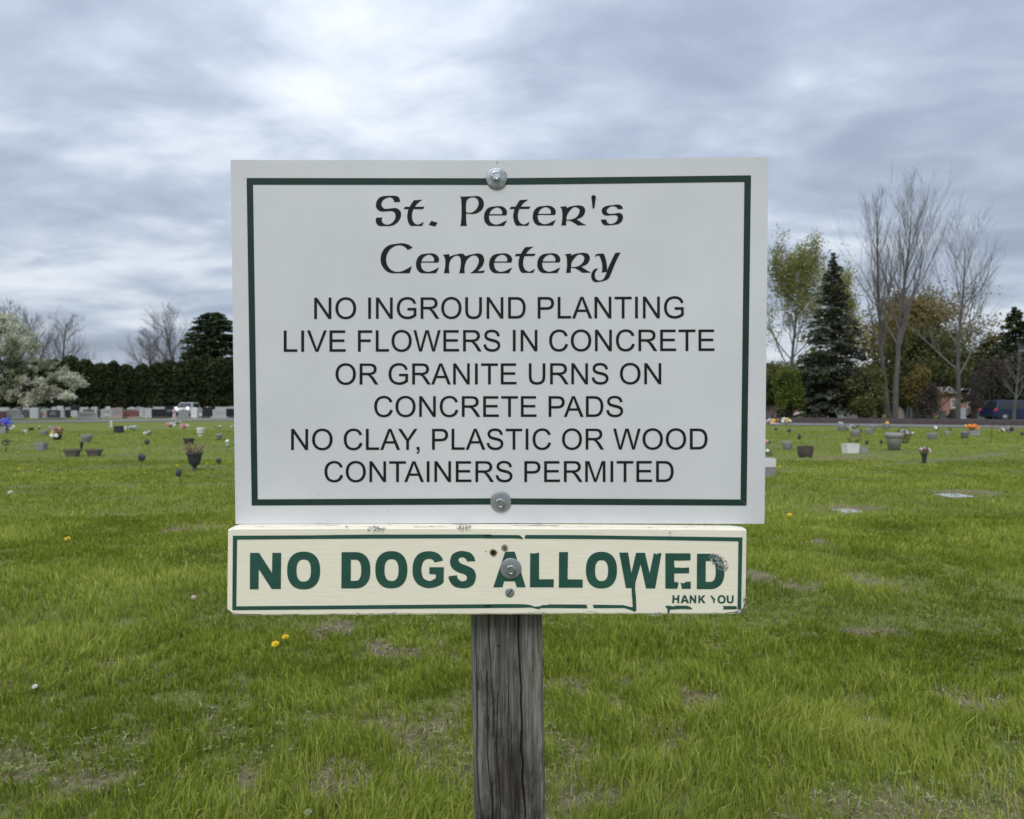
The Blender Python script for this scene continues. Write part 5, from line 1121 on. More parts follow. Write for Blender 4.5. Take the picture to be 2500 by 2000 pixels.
stone(520, 552, 997.5, 73, G_LIGHT, 'light grey headstone near the white sign, second from it', 'serp', .3, plaque=[(0, .6, .7, .1), (0, .35, .6, .1)])
stone(553, 580, 998, 74, G_BLACK, 'black headstone cut off by the left edge of the white sign', 'flat', .2, bmat=G_DARK)
stone(482, 496, 997, 80, G_MID, 'grey green stone behind the little flag', 'flat', .05)
stone(526, 560, 993.5, 84, G_LIGHT, 'pale stone showing above the last light grey headstone', 'flat', .1)
BACK = [(0, 22, 995, 86, G_LIGHT, 'pale stone in the back row above the red brown one at the left edge'), (36, 52, 993.5, 90, G_BROWN, 'brown stone in the back row above the winged light grey one'), (57, 72, 994, 88, G_LIGHT, 'light stone in the back row above the small dark grey one'),
        (95, 112, 993.5, 92, G_DARK, 'dark stone in the back row above the low pinkish block'), (100, 122, 997, 84, G_MID, 'grey stone directly behind the low pinkish block'), (126, 140, 993.5, 90, G_LIGHT, 'light stone in the back row above the dark lettered headstone'), (140, 154, 991.5, 96, G_PALE, 'pale blue grey stone highest in the back row, above the narrow light upright'),
        (170, 192, 989.5, 98, G_BLACK, 'black stone standing highest against the hedge shade'), (160, 172, 994, 90, G_MID, 'grey stone above the narrow black headstone'), (196, 216, 994.5, 88, G_LIGHT, 'light stone in the back row left above the very wide pale one'), (222, 238, 993.5, 92, G_LIGHT, 'light stone in the back row right above the very wide pale one'),
        (258, 270, 992.5, 90, G_PALE, 'pale stone in the back row above the one right of the statue'), (284, 300, 994, 92, G_BROWN, 'brown stone in the back row above the pinkish framed one'), (332, 344, 993, 92, G_MID, 'grey stone in the back row between the winged top and the pair of small stones'),
        (356, 370, 993.5, 94, G_DARK, 'dark stone in the back row above the second small light stone'), (421, 434, 994.5, 92, G_DARK, 'dark stone behind the pink statue'), (440, 452, 994.5, 94, G_LIGHT, 'light stone just under the front of the white car'), (503, 516, 992, 96, G_DARK, 'dark arched stone against the hedge above the black one'), (560, 574, 992.5, 96, G_LIGHT, 'light stone in the back row beside the white sign')]
for i, (a, b, t, Y, m, lb) in enumerate(BACK): stone(a, b, t, Y, m, lb, ('flat', 'arch', 'serp')[i % 3], .1)
# right hand stones behind the mulch
RS = [(1862, 1892, 988, 66, G_PINK, 'tall pinkish brown monument touching the right edge of the white sign', 'flat'), (1896, 1924, 999, 68, G_BLACK, 'black headstone next to the pinkish brown monument', 'flat'), (1886, 1916, 990.5, 74, G_BROWN, 'brown grey stone with a sloping top behind the black one', 'slant'),
      (1976, 1990, 1001, 74, G_MID, 'small grey stone under the lime shrub', 'flat'), (2000, 2018, 1006, 72, G_BROWN, 'low brown stone left of the spruce trunk', 'arch'), (2045, 2066, 998, 72, G_LIGHT, 'light grey slanted stone right of the spruce trunk', 'slant'), (2068, 2090, 1002, 70, G_MID, 'mid grey arched stone right of the slanted one', 'arch'),
      (2112, 2140, 1006, 68, G_PINK, 'low pinkish stone left of the two close bare trunks', 'flat'), (2182, 2206, 994, 68, G_PINK, 'pinkish brown headstone right of the two close bare trunks', 'round'), (2200, 2218, 991.5, 72, G_PALE, 'pale blue grey stone behind the pinkish brown one', 'arch'),
      (2220, 2240, 994.5, 70, G_PALE, 'pale blue grey stone with square top left of the pink flower', 'flat'), (2240, 2262, 996, 76, G_DARK, 'dark green grey stone beyond the pink flower', 'flat'), (2292, 2308, 1001, 72, G_MID, 'grey stone right of the brown many stemmed shrub', 'serp'),
      (2320, 2334, 999, 74, G_DARK, 'dark stone left of the vase shaped bare trunk', 'arch'), (2342, 2357, 996, 68, G_PALE, 'tall pale bluish stone just right of the vase shaped bare trunk', 'flat'), (2362, 2378, 998, 78, G_LIGHT, 'light stone under the brick house right half', 'flat'), (2386, 2406, 999, 70, G_MID, 'grey green stone in front of the brick house corner', 'serp'),
      (2406, 2422, 1001, 66, G_LIGHT, 'light stone directly left of the blue car', 'flat')]
for (a, b, t, Y, m, lb, sh) in RS: stone(a, b, t, Y, m, lb, sh, .12, group='headstones behind the mulch bank')

# ------------------------------------------------------------------ houses and cars
def house(name, label, px0, px1, Y, pye, pyr, wall, roof, depth=8, windows=(), roofmat=None, gable=False, brick=False):
    x0, x1 = at(px0, Y), at(px1, Y); w = x1 - x0; he = zat(pye, Y); hr = zat(pyr, Y); root = empty(name, ((x0 + x1) / 2, Y, 0), label=label, cat='house')
    mb = MB()
    # front wall split round its windows so that they are real openings
    xs = sorted({-w / 2, w / 2} | {q for a, b, c, d in windows for q in (a * w - w / 2, b * w - w / 2)}); zs = sorted({0.0, he} | {q for a, b, c, d in windows for q in (c, d)})
    for i in range(len(xs) - 1):
        for j in range(len(zs) - 1):
            cx, cz = (xs[i] + xs[i + 1]) / 2, (zs[j] + zs[j + 1]) / 2
            if any(a * w - w / 2 < cx < b * w - w / 2 and c < cz < d for a, b, c, d in windows): continue
            mb.box((cx, 0.1, cz), (xs[i + 1] - xs[i], 0.2, zs[j + 1] - zs[j]))
    mb.box((-w / 2 + .1, depth / 2 + .1, he / 2), (.2, depth - .2, he)); mb.box((w / 2 - .1, depth / 2 + .1, he / 2), (.2, depth - .2, he)); mb.box((0, depth + .1, he / 2), (w, .2, he))
    mb.build('wall', wall, root); o = 0.4; mb = MB()
    V = [(-w / 2 - o, -o, he), (w / 2 + o, -o, he), (w / 2 + o, depth + o, he), (-w / 2 - o, depth + o, he), (-w / 2 + (0 if gable else 1.2), depth / 2, hr), (w / 2 - (0 if gable else 1.2), depth / 2, hr)]
    V2 = [(a, b, c + 0.15) for a, b, c in V]
    mb.add(V + V2, [(3, 2, 1, 0), (6, 7, 11, 10), (7, 8, 11), (8, 9, 10, 11), (9, 6, 10), (0, 1, 7, 6), (1, 2, 8, 7), (2, 3, 9, 8), (3, 0, 6, 9)]); mb.build('roof', roof, root)
    for a, b, c, d in windows:
        wx = (a + b) / 2 * w - w / 2; ww = (b - a) * w; f = MB()
        for dx, dz, sx, sz in ((-ww / 2, 0, .08, d - c), (ww / 2, 0, .08, d - c), (0, -(d - c) / 2, ww + .16, .08), (0, (d - c) / 2, ww + .16, .08), (0, 0, .05, d - c), (0, 0, ww, .05)): f.box((wx + dx, 0.02 if sx > .06 and sz > .06 else .06, (c + d) / 2 + dz), (sx, .08, sz))
        fr = f.build('window', M_WHITE, root); g = MB(); g.box((wx, 0.12, (c + d) / 2), (ww, .02, d - c)); g.build('pane', M_GLASS, fr)
    return root
M_GLASS = mat_noise('dark_window_glass', (0.015, 0.018, 0.02), (0.03, 0.035, 0.04), 1, 0.08)
def brick_mat():
    m, t, b = base_mat('red_brick', 0.9); L = t.links.new; tc = N(t, 'ShaderNodeTexCoord'); mp = N(t, 'ShaderNodeMapping'); mp.inputs['Rotation'].default_value = (R(90), 0, 0); L(tc.outputs['Object'], mp.inputs[0])
    k = N(t, 'ShaderNodeTexBrick', inp={'Color1': (0.24, 0.085, 0.07, 1), 'Color2': (0.32, 0.12, 0.095, 1), 'Mortar': (0.3, 0.26, 0.23, 1), 'Scale': 1.0, 'Brick Width': 0.22, 'Row Height': 0.075, 'Mortar Size': 0.01}); L(mp.outputs[0], k.inputs['Vector']); L(k.outputs['Color'], b.inputs['Base Color']); return m
house('brick_house', 'low red brick house with pale pinkish roof seen through bare trunks', 2300, 2412, 92, 962, 946, brick_mat(), mat_noise('pinkish_shingles', (0.26, 0.21, 0.22), (0.36, 0.30, 0.31), 4, 0.9), windows=((.20, .30, 1.0, 2.0), (.56, .66, 1.0, 2.0)))
house('white_house', 'white clapboard house with dark window right of the brick house', 2420, 2466, 104, 946, 934, mat_noise('white_clapboard', (0.55, 0.57, 0.57), (0.68, 0.70, 0.70), 3, 0.7), mat_noise('grey_shingles', (0.16, 0.17, 0.18), (0.28, 0.29, 0.30), 4, 0.9), windows=((.16, .42, 1.6, 2.7),), gable=True)
house('tan_house', 'tan brown house wall at the right edge above the blue car', 2484, 2620, 96, 942, 922, mat_noise('tan_siding', (0.17, 0.13, 0.105), (0.23, 0.18, 0.15), 3, 0.85), mat_noise('brown_shingles', (0.12, 0.10, 0.10), (0.19, 0.16, 0.155), 4, 0.9), windows=((.3, .4, 1.2, 2.2),))
house('white_shed', 'small pale building glimpsed between the bare trunks and the russet tree', 2178, 2210, 98, 964, 958, mat_noise('pale_siding', (0.34, 0.36, 0.36), (0.42, 0.44, 0.44), 3, 0.7), mat_noise('grey_shingles2', (0.16, 0.17, 0.18), (0.24, 0.25, 0.26), 4, 0.9), depth=4, windows=((.3, .6, 1.2, 2.2),))
def car(label, x, y, rz, paint, L=4.7, W=1.84, H=1.62, lights_on=False, hl=.78):
    root = empty('parked_car', (x, y, 0), rz, label=label, cat='car')
    # side profile: x forward, z up; body below the window line and a tapering cabin
    lower = [(-L/2, .42), (-L/2 - .02, .75), (-L/2 + .08, 1.02), (L*.18, 1.02), (L*.30, .98), (L/2 - .25, .86), (L/2, .66), (L/2 - .02, .36), (L*.40, .26), (-L*.40, .26)]
    cab = [(-L/2 + .12, 1.02), (-L/2 + .34, H - .12), (-L/2 + .75, H), (L*.02, H), (L*.10, H - .05), (L*.27, 1.0)]
    def prism(prof, w0, w1, zt):
        mb = MB(); n = len(prof); V = []
        for s, k in ((-1, 1.0), (-1, .0), (1, .0), (1, 1.0)):
            for px, pz in prof:
                t = max(0, (pz - 0.9) / (zt - 0.9)) if zt > 1.1 else 0; w = w0 + (w1 - w0) * t
                q = 0.965 if k == 1.0 else 1.0
                V.append((px * (0.985 if k == 1.0 else 1.0), s * w / 2 * (1.0 if k == 1.0 else 0.93), pz))
        f = [tuple(range(n)), tuple(range(4 * n - 1, 3 * n - 1, -1))] + [(r * n + (i + 1) % n, r * n + i, (r + 1) * n + i, (r + 1) * n + (i + 1) % n) for r in range(3) for i in range(n)]
        mb.add(V, f, False); return mb
    prism(lower, W, W, 1).build('body', paint, root); prism(cab, W * .96, W * .78, H).build('cabin', paint, root)
    for s in (-1, 1):
        for a, b in ((-L/2 + .42, -.55), (-.48, L*.06)):
            g = MB(); y0, y1 = s * (W * .48 + .006), s * (W * .405 + .012); zt = H - .13; g.add([(a, y0, 1.05), (b + (.18 if b > 0 else 0), y0, 1.05), (b, y1, zt), (a + .12, y1, zt)], [(0, 1, 2, 3) if s < 0 else (3, 2, 1, 0)]); g.build('side_window', M_GLASS, root)
    g = MB(); g.add([(L*.275, -W*.44, 1.03), (L*.275, W*.44, 1.03), (L*.112, W*.37, H - .07), (L*.112, -W*.37, H - .07)], [(0, 1, 2, 3)]); g.build('windscreen', M_GLASS, root)
    g = MB(); g.add([(-L/2 + .115, W*.42, 1.06), (-L/2 + .115, -W*.42, 1.06), (-L/2 + .315, -W*.36, H - .15), (-L/2 + .315, W*.36, H - .15)], [(0, 1, 2, 3)]); g.build('rear_window', M_GLASS, root)
    for sx in (-L * .31, L * .31):
        for s in (-1, 1):
            t = MB(); t.lathe([(.33, -.11), (.35, -.09), (.35, .09), (.33, .11)], (0, 0, 0), 20, 'Y'); w = t.build('wheel', M_BLACKP, root, (sx, s * (W / 2 - .10), .35)); r_ = MB(); r_.lathe([(.21, -.12), (.21, .12)], (0, 0, 0), 12, 'Y'); r_.build('rim', M_ZINC2, w)
    for s in (-1, 1):
        h = MB(); h.blob((L/2 - .16, s * W * .38, hl), (.14, .15, .085), None, 10, 6); h.build('headlight', M_LAMP if lights_on else M_GLASSCLEAR, root)
        h = MB(); h.blob((-L/2 + .10, s * W * .45, .95), (.17, .12, .12), None, 8, 5); h.build('tail_light', M_RED, root)
    b = MB(); b.box((L/2 - .03, 0, .42), (.12, W * .9, .16)); b.build('front_bumper', M_BLACKP, root)
    return root
M_LAMP, _t, _b = base_mat('lit_headlight', 0.2); _b.inputs['Emission Color'].default_value = (1, .97, .92, 1); _b.inputs['Emission Strength'].default_value = 2.2
M_GLASSCLEAR = mat_noise('clear_lamp_cover', (0.4, 0.4, 0.42), (0.55, 0.55, 0.57), 5, 0.1)
M_RED, _t, _b = base_mat('red_tail_light', 0.25); _b.inputs['Base Color'].default_value = (0.65, 0.02, 0.03, 1)
def paint(n, c): m = mat_noise(n, tuple(q * .95 for q in c), c, 2, 0.22); m.node_tree.nodes['Principled BSDF'].inputs['Coat Weight'].default_value = 0.6; return m
car('white car parked facing the cemetery with its headlights on, in front of the hedge', at(458, 92), 92, R(-84), paint('white_car_paint', (0.62, 0.66, 0.66)), lights_on=True, H=1.62, hl=.98).scale = (1.0, 0.97, 1.0)
car('dark blue car with red tail light parked at the right edge behind the tree trunks', at(2424, 61) + 2.9, 63, R(8), paint('blue_car_paint', (0.010, 0.016, 0.075)), H=1.78)

# ------------------------------------------------------------------ things on the lawn
def U(px_len, Y): return px_len / F * Y
def lathe_pot(name, label, cat, pxc, pyb, pyt, wtop, wbot, mat, shape='bowl', soil=True, group=None, rim=None, n=22, sq=None):
    x, Y = gp(pxc, pyb); H = U(pyb - pyt, Y); rt, rb = U(wtop, Y) / 2, U(wbot, Y) / 2; root = empty(name, (x, Y, -0.01), label=label, cat=cat, group=group); mb = MB(); t = 0.88
    if shape == 'bowl': pr = [(rb, 0), (rb * 1.02, H * .08), ((rt + rb) / 2 * 1.06, H * .35), (rt, H * .8), (rt * 1.0, H), (rt * t, H), (rt * t * .98, H * .8), (0.001, H * .78)]
    elif shape == 'urn': pr = [(rb * 1.1, 0), (rb * 1.1, H * .04), (rb * .8, H * .1), (rb * .72, H * .24), (rb * 1.0, H * .3), (rt * .66, H * .40), (rt * .80, H * .62), (rt * .90, H * .86), (rt * 1.04, H * .92), (rt * 1.06, H), (rt * .92, H), (rt * .88, H * .9), (0.001, H * .88)]
    elif shape == 'straight': pr = [(rb, 0), (rb, H * .02), (rt, H * .96), (rt, H), (rt * t, H), (rt * t, H * .85), (0.001, H * .85)]
    elif shape == 'rimmed': pr = [(rb, 0), (rt * .9, H * .70), (rt * .92, H * .74), (rt * 1.04, H * .76), (rt * 1.05, H), (rt * .9, H), (rt * .88, H * .85), (0.001, H * .84)]
    elif shape == 'greek': pr = [(rb * 1.15, 0), (rb * 1.15, H * .07), (rb * .75, H * .12), (rb * .72, H * .2), (rt * .78, H * .30), (rt * .9, H * .46), (rt * .84, H * .58), (rt * .84, H * .64), (rt * 1.0, H * .70), (rt * .95, H * .82), (rt, H * .95), (rt, H), (rt * .86, H), (rt * .84, H * .85), (0.001, H * .84)]
    mb.lathe(pr, n=n, sq=sq, smooth=shape != 'straight' and not sq); mb.build('pot', mat, root)
    if soil: s = MB(); s.lathe([(rt * t * .97, H * .885), (rt * t * .5, H * .91), (0.002, H * .92)], n=n, sq=sq); s.build('soil', M_SOIL, root)
    return root, H, rt
def box_pot(name, label, cat, px0, px1, pyb, pyt, mat, taper=1.12, d=0.7, rimh=0.12, rimmat=None, rot=0.0, group=None):
    x, Y = gp((px0 + px1) / 2, pyb); w = U(px1 - px0, Y) / taper; H = U(pyb - pyt, Y); root = empty(name, (x, Y + w * d / 2 * .6, -0.01), rot, label=label, cat=cat, group=group); mb = MB(); D = w * d
    def ring(s, z): return [(-w / 2 * s, -D / 2 * s, z), (w / 2 * s, -D / 2 * s, z), (w / 2 * s, D / 2 * s, z), (-w / 2 * s, D / 2 * s, z)]
    z1 = H * (1 - rimh); R_ = [ring(1, 0), ring(taper * .97, z1)]; mb.add(sum(R_, []), [(3, 2, 1, 0), (4, 5, 6, 7)] + [(i, (i + 1) % 4, 4 + (i + 1) % 4, 4 + i) for i in range(4)]); mb.build('pot', mat, root)
    r = MB(); R_ = [ring(taper * 1.0, z1), ring(taper * 1.02, H), ring(taper * .86, H), ring(taper * .84, H * .90)]
    r.add(sum(R_, []), [(k * 4 + i, k * 4 + (i + 1) % 4, (k + 1) * 4 + (i + 1) % 4, (k + 1) * 4 + i) for k in range(3) for i in range(4)]); r.build('rim', rimmat or mat, root)
    s = MB(); s.add(ring(taper * .845, H * .905), [(0, 1, 2, 3)]); s.build('soil', M_SOIL, root)
    return root, H, w
def flowers(root, cols, w, h, z, seed, n=9, r=0.045, dx=0.0, dy=0.0, name='flowers', stems=True):
    """blossoms of layered petals on short stems, one part per colour"""
    rg = random.Random(seed); st = MB()
    for ci, col in enumerate(cols):
        mb = MB()
        for k in range(n):
            a = rg.uniform(0, 6.283); q = rg.random() ** .5; c = Vector((dx + math.cos(a) * q * w / 2 + (ci - (len(cols) - 1) / 2) * w * 0.22, dy + math.sin(a) * q * w * .3, z + h * (0.35 + 0.65 * rg.random()) * (1 - .45 * q)))
            nrm = Vector((rg.uniform(-.6, .6), -0.8, rg.uniform(.2, 1))).normalized(); u = nrm.orthogonal().normalized(); v = nrm.cross(u); rr = r * rg.uniform(.75, 1.25)
            for ring_, (cnt, tilt, sc_) in enumerate(((7, .25, 1.0), (5, .7, .62))):
                for p in range(cnt):
                    an = 6.283 * (p + ring_ * .5) / cnt; d = u * math.cos(an) + v * math.sin(an); t = d * math.cos(tilt) + nrm * math.sin(tilt); sd = nrm.cross(d)
                    mb.add([c, c + t * rr * sc_ * .6 + sd * rr * sc_ * .36, c + t * rr * sc_, c + t * rr * sc_ * .6 - sd * rr * sc_ * .36], [(0, 1, 2, 3)])
            mb.blob(c + nrm * rr * .12, rr * .35, None, 6, 4)
            if stems: st.tube([(dx, dy, z * .6), (c.x * .8 + dx * .2, c.y, c.z - .02)], 0.005, 3)
        mb.build(name, P[col], root)
    if stems:
        for k in range(14):
            a = rg.uniform(0, 6.283); e = Vector((dx + math.cos(a) * w * .45, dy + math.sin(a) * w * .25, z + h * rg.uniform(.1, .6))); st.quad(e, (0.03, 0.01, 0.02), (0, 0.012, 0.02))
        st.build('leaves', M_STEM, root)
# left field
r_, H, rt = box_pot('stone_planter', 'stone planter holding blue, pink and purple silk flowers at the left edge', 'planter', -4, 15, 1058, 1041, M_CONCP, 1.05)
o = empty('flower_arrangement', (r_.location.x, r_.location.y - .02, 0), label='big bouquet of blue, pink and purple silk flowers at the left edge', cat='flowers'); flowers(o, ['pink', 'purple', 'blue', 'blue'], .62, .50, H * .95, 5, 14, .09)
def bouquet(label, px, pyb, pyt, wpx, cols, seed, n=5, r=None, cat='flowers', group='bouquets scattered over the lawn', zf=.35, name='grave_bouquet'):
    x, Y = gp(px, pyb); H = U(pyb - pyt, Y); w = U(wpx, Y); root = empty(name, (x, Y, 0), label=label, cat=cat, group=group); flowers(root, cols, w, H * (1 - zf), H * zf, seed, n, r or max(.035, w * .16)); return root
bouquet('white lilies with green stems beside the stone planter at the left edge', 21, 1058, 1033, 24, ['white'], 11, 9, .085)
bouquet('small bright white silk flower lying low, left of the rusty brown pot', 61, 1060, 1049, 12, ['white'], 12, 4, .07)
lathe_pot('clay_pot', 'tiny rust brown pot right of the small white flower', 'pot', 76, 1051, 1043, 13, 9, mat_noise('terracotta', (0.14, 0.06, 0.035), (0.22, 0.10, 0.06), 20, .9), 'rimmed')
bouquet('thin white figure like flower stake above the faint grey marker', 96, 1054, 1038, 5, ['white'], 13, 3, .05)
lathe_pot('concrete_urn', 'weathered low grey urn blending into the lawn beneath the thin white stake', 'urn', 107, 1063, 1051, 19, 16, M_CONC, 'bowl')
bouquet('tiny round white flower left above the yellow arrangement', 121, 1047, 1040, 5, ['grey'], 14, 2, .05)
r_, H, rt = lathe_pot('grave_pot', 'dark pot carrying a yellow rose, purple flowers and a white bow', 'pot', 140, 1074, 1060, 20, 15, M_BLACKP, 'bowl')
o = empty('flower_arrangement', (r_.location.x, r_.location.y, 0), label='yellow rose bouquet with mauve flowers and white bow in a dark pot', cat='flowers'); flowers(o, ['mauve', 'yellow', 'brown'], .40, .34, H * .9, 21, 7, .085); b_ = MB()
for s in (-1, 1): b_.blob((s * .09, -.22, H * .75), (.10, .03, .085), random.Random(3), 8, 5)
b_.build('bow', P['white'], o)
lathe_pot('aggregate_urn', 'round pebbly grey concrete urn right of the yellow arrangement', 'urn', 212, 1081, 1061, 25, 15, M_CONC, 'bowl')
box_pot('block_planter', 'square tapered concrete planter with a pale rim', 'planter', 85, 108, 1099, 1080, M_CONC, 1.04, .9, .28, M_CONCP)
def lantern(label, px, pyb, pyt):
    x, Y = gp(px, pyb); H = U(pyb - pyt, Y); root = empty('garden_lantern', (x, Y, 0), label=label, cat='lantern'); w = .075
    m = MB(); m.tube([(0, 0, -.02), (0, 0, H * .55)], .012, 6); m.build('stake', M_BLACKP, root); m = MB()
    for a, b in ((-1, -1), (1, -1), (1, 1), (-1, 1)): m.box((a * w * .8, b * w * .8, H * .71), (.014, .014, H * .30))
    m.box((0, 0, H * .56), (w * 1.7, w * 1.7, .02)); m.build('frame', M_BLACKP, root); m = MB(); m.box((0, 0, H * .86), (w * 2.2, w * 2.2, .03)); m.box((0, 0, H * .90), (w * 1.8, w * 1.8, .04), taper=.3); m.box((0, 0, H * .97), (.03, .03, .05)); m.build('roof', M_BLACKP, root)
    m = MB(); m.lathe([(w * .5, H * .58), (w * .55, H * .7), (w * .5, H * .84)], n=10); m.build('lamp_glass', mat_noise('frosted_lamp_glass', (0.35, 0.36, 0.28), (0.5, 0.5, 0.42), 9, .4), root)
lantern('black solar lantern on a stake near the left edge', 15, 1103, 1073)
lathe_pot('trough_planter', 'left one of two wide dark stone troughs side by side', 'planter', 177, 1115, 1096, 39, 27, M_CONCD, 'rimmed', sq=(4, 1, .6), group='wide stone troughs')
lathe_pot('trough_planter', 'right one of two wide dark stone troughs side by side', 'planter', 230, 1113, 1096, 38, 27, M_CONCD, 'rimmed', sq=(4, 1, .6), group='wide stone troughs')
x, Y = gp(199, 1097); o = empty('cemetery_vase', (x, Y, 0), label='small black cone vase behind the gap between the two troughs', cat='vase'); m = MB(); m.lathe([(.02, 0), (.03, .02), (.055, .20), (.07, .24), (.05, .24), (.002, .2)], n=14); m.build('cup', M_BLACKP, o)
box_pot('black_cube_pot', 'black square pot with withered plants on the lawn near the road', 'planter', 279, 297, 1056.5, 1040, M_BLACKP, 1.08, .9)
def figurine(label, px, pyb, pyt, mat, seed=1, cat='figurine', wings=False):
    x, Y = gp(px, pyb); H = U(pyb - pyt, Y); root = empty('statue', (x, Y, 0), label=label, cat=cat); s = H
    m = MB(); m.bbox((0, 0, .04 * s), (.34 * s, .30 * s, .08 * s), .01 * s); m.build('plinth', mat, root)
    m = MB(); m.lathe([(.15 * s, .08 * s), (.16 * s, .12 * s), (.13 * s, .35 * s), (.10 * s, .5 * s), (.13 * s, .68 * s), (.11 * s, .76 * s), (.045 * s, .81 * s), (.05 * s, .84 * s), (.078 * s, .90 * s), (.07 * s, .96 * s), (.02 * s, 1.0 * s)], n=14)
    for sd in (-1, 1): m.tube([(sd * .12 * s, 0, .72 * s), (sd * .15 * s, -.07 * s, .58 * s), (sd * .02 * s, -.14 * s, .62 * s)], [.04 * s, .035 * s, .028 * s], 7)
    m.build('figure', mat, root)
figurine('small white praying angel figure on the lawn left of the black square pot', 271.5, 1043, 1026, M_WHITEST)
figurine('small dark statue between the very wide pale headstone and its right neighbour', 241, 1022, 996, mat_noise('bronze', (0.02, 0.018, 0.018), (0.06, 0.05, 0.05), 9, .5))
figurine('pinkish statue on a white plinth with flowers, left of the mid grey headstone', 426, 1023, 993, mat_noise('pink_stone', (0.40, 0.30, 0.30), (0.52, 0.42, 0.42), 9, .8))
bouquet('white flowers pressed against the right side of the black square pot', 303, 1054, 1040, 12, ['white'], 31, 5, .085)
bouquet('grey blue and white flowers right of the black square pot', 328, 1056, 1038, 21, ['grey', 'white'], 33, 6, .06)
bouquet('pair of small white flowers in front of the grey blue ones', 361, 1068, 1052, 15, ['white', 'grey'], 35, 4, .055)
bouquet('deep pink and white bouquet nearest the road, left one of the pink pair', 416, 1049, 1030, 20, ['pink', 'grey', 'white'], 37, 6, .085)
bouquet('green and white spray between the two pink bouquets', 433, 1041, 1025, 15, ['green', 'white'], 39, 5, .06)
bouquet('light pink bouquet right of the green spray', 449, 1052, 1033, 15, ['pink', 'lightpink'], 41, 6, .085)
lathe_pot('white_urn', 'white classical urn standing on the lawn left of the white sign', 'urn', 490, 1064, 1044, 20, 11, M_WHITE, 'greek')
bouquet('faint white and green flowers right of the white urn', 535, 1052, 1037, 20, ['green', 'white'], 43, 3, .04)
lathe_pot('aggregate_urn', 'small grey speckled pot between the white urn and the white sign', 'pot', 535, 1074, 1059, 16, 11, M_CONCP, 'rimmed')
lathe_pot('oval_planter', 'dark brown oval planter above the black urn', 'planter', 461, 1085, 1069.5, 26, 18, mat_noise('dark_brown_resin', (0.035, 0.022, 0.016), (0.07, 0.045, 0.03), 9, .7), 'rimmed', sq=(3, 1, .65))
r_, H, rt = lathe_pot('black_urn', 'large dark blue grey pedestal urn with dried plants, biggest pot left of the white sign', 'urn', 475, 1150, 1103, 38, 13, M_URN, 'urn')
o = MB(); rg = random.Random(6)
for k in range(46):
    a = rg.uniform(0, 6.283); L = rg.uniform(.12, .32); o.tube([(math.cos(a) * rt * .5, math.sin(a) * rt * .5, H * .9), (math.cos(a) * (rt * .5 + L * .5), math.sin(a) * rt * .8, H * .9 + L * .8), (math.cos(a) * (rt * .6 + L * .9), math.sin(a) * rt, H * .9 + L * rg.uniform(.5, 1.1))], [.004, .003, .0015], 3)
pl = empty('withered_plant', r_.location, label='dried brown plant growing in the large dark pedestal urn', cat='plant'); o.build('stalks', P['brown'], pl); o = MB()
for k in range(40):
    a = rg.uniform(0, 6.283); q = rg.uniform(.1, 1) * rt * 1.3; o.quad((math.cos(a) * q, math.sin(a) * q, H * .95 + rg.uniform(0, .22)), (.018, .004, .012), (.002, .006, .016))
o.build('leaves', P['brown'], pl)
def disc(label, px, py, rx, pxb, pyb, tilt=0.0, ry=None):
    xb, Y = gp(pxb, pyb); root = empty('disc_stake', (xb, Y, 0), label=label, cat='garden stake', group='round black discs on thin stakes'); c = Vector((at(px, Y) - xb, 0, zat(py, Y))); r = U(rx, Y)
    m = MB(); m.tube([(0, 0, -.03), (c.x * .5, .01, c.z * .5), (c.x * .95, 0.02, c.z - r * .8)], .006, 5); m.build('stake', M_WIRE, root)
    m = MB(); m.lathe([(r * .2, 0.02), (r, .018), (r * 1.02, .010), (r, 0), (r * .9, -.004), (r * .3, -.012)], (0, 0, 0), 22, 'Y'); d = m.build('disc', M_DISC, root, tuple(c)); d.scale = (1, 1, (ry or rx) / rx); d.rotation_euler = (0, tilt, tilt)
M_DISC = mat_noise('charcoal_disc', (0.028, 0.032, 0.04), (0.05, 0.055, 0.065), 30, .6)
disc('black disc on a slanting stake below the pair of small white flowers', 359, 1079, 6.3, 365, 1105, .2)
disc('largest black disc on the lawn, lower left of the dried plant urn', 346, 1116.5, 9.3, 342, 1152, 0)
disc('oval dark disc on a slanting stake, the nearest one left of the white sign', 436, 1155, 7.2, 444, 1190, .35, 8.8)
disc('black disc right of the large pedestal urn, beside the white sign', 534, 1125, 6.6, 535, 1143, .1)
def globe(label, px, pyb, pyt, r1):
    x, Y = gp(px, pyb); H = U(pyb - pyt, Y); r = U(r1, Y); root = empty('globe_stake', (x, Y, 0), label=label, cat='garden stake'); m = MB(); m.tube([(0.01, 0, -.02), (0, 0, H - r)], .008, 5); m.build('stake', M_WIRE, root)
    m = MB(); m.blob((0, 0, H - r), r, None, 14, 9); m.build('upper_globe', P['white'], root); m = MB(); m.blob((0, 0, H - r * 2.9), r * .75, None, 12, 8); m.build('lower_globe', P['grey'], root)
globe('stacked pale globes on a stake right beside the left edge of the white sign', 555, 1100, 1073, 4.8)
bouquet('white and green flower half hidden by the left edge of the white sign', 575, 1092, 1074, 12, ['white', 'green'], 45, 3, .05)
bouquet('white flower by the roadside at the left edge of the white sign', 570, 1046, 1037, 8, ['white'], 46, 2, .06)
bouquet('pale flower low beside the winged light grey headstone', 54, 1022, 1013, 6, ['white'], 47, 3, .10, group='flowers at the headstones')
bouquet('white bouquet in front of the light grey headstone right of the dark statue', 261, 1022, 1010, 15, ['white', 'lightpink'], 48, 5, .08, group='flowers at the headstones')
bouquet('round white flower ball below the second small light stone', 365, 1022, 1015, 6, ['white'], 49, 3, .09, group='flowers at the headstones')
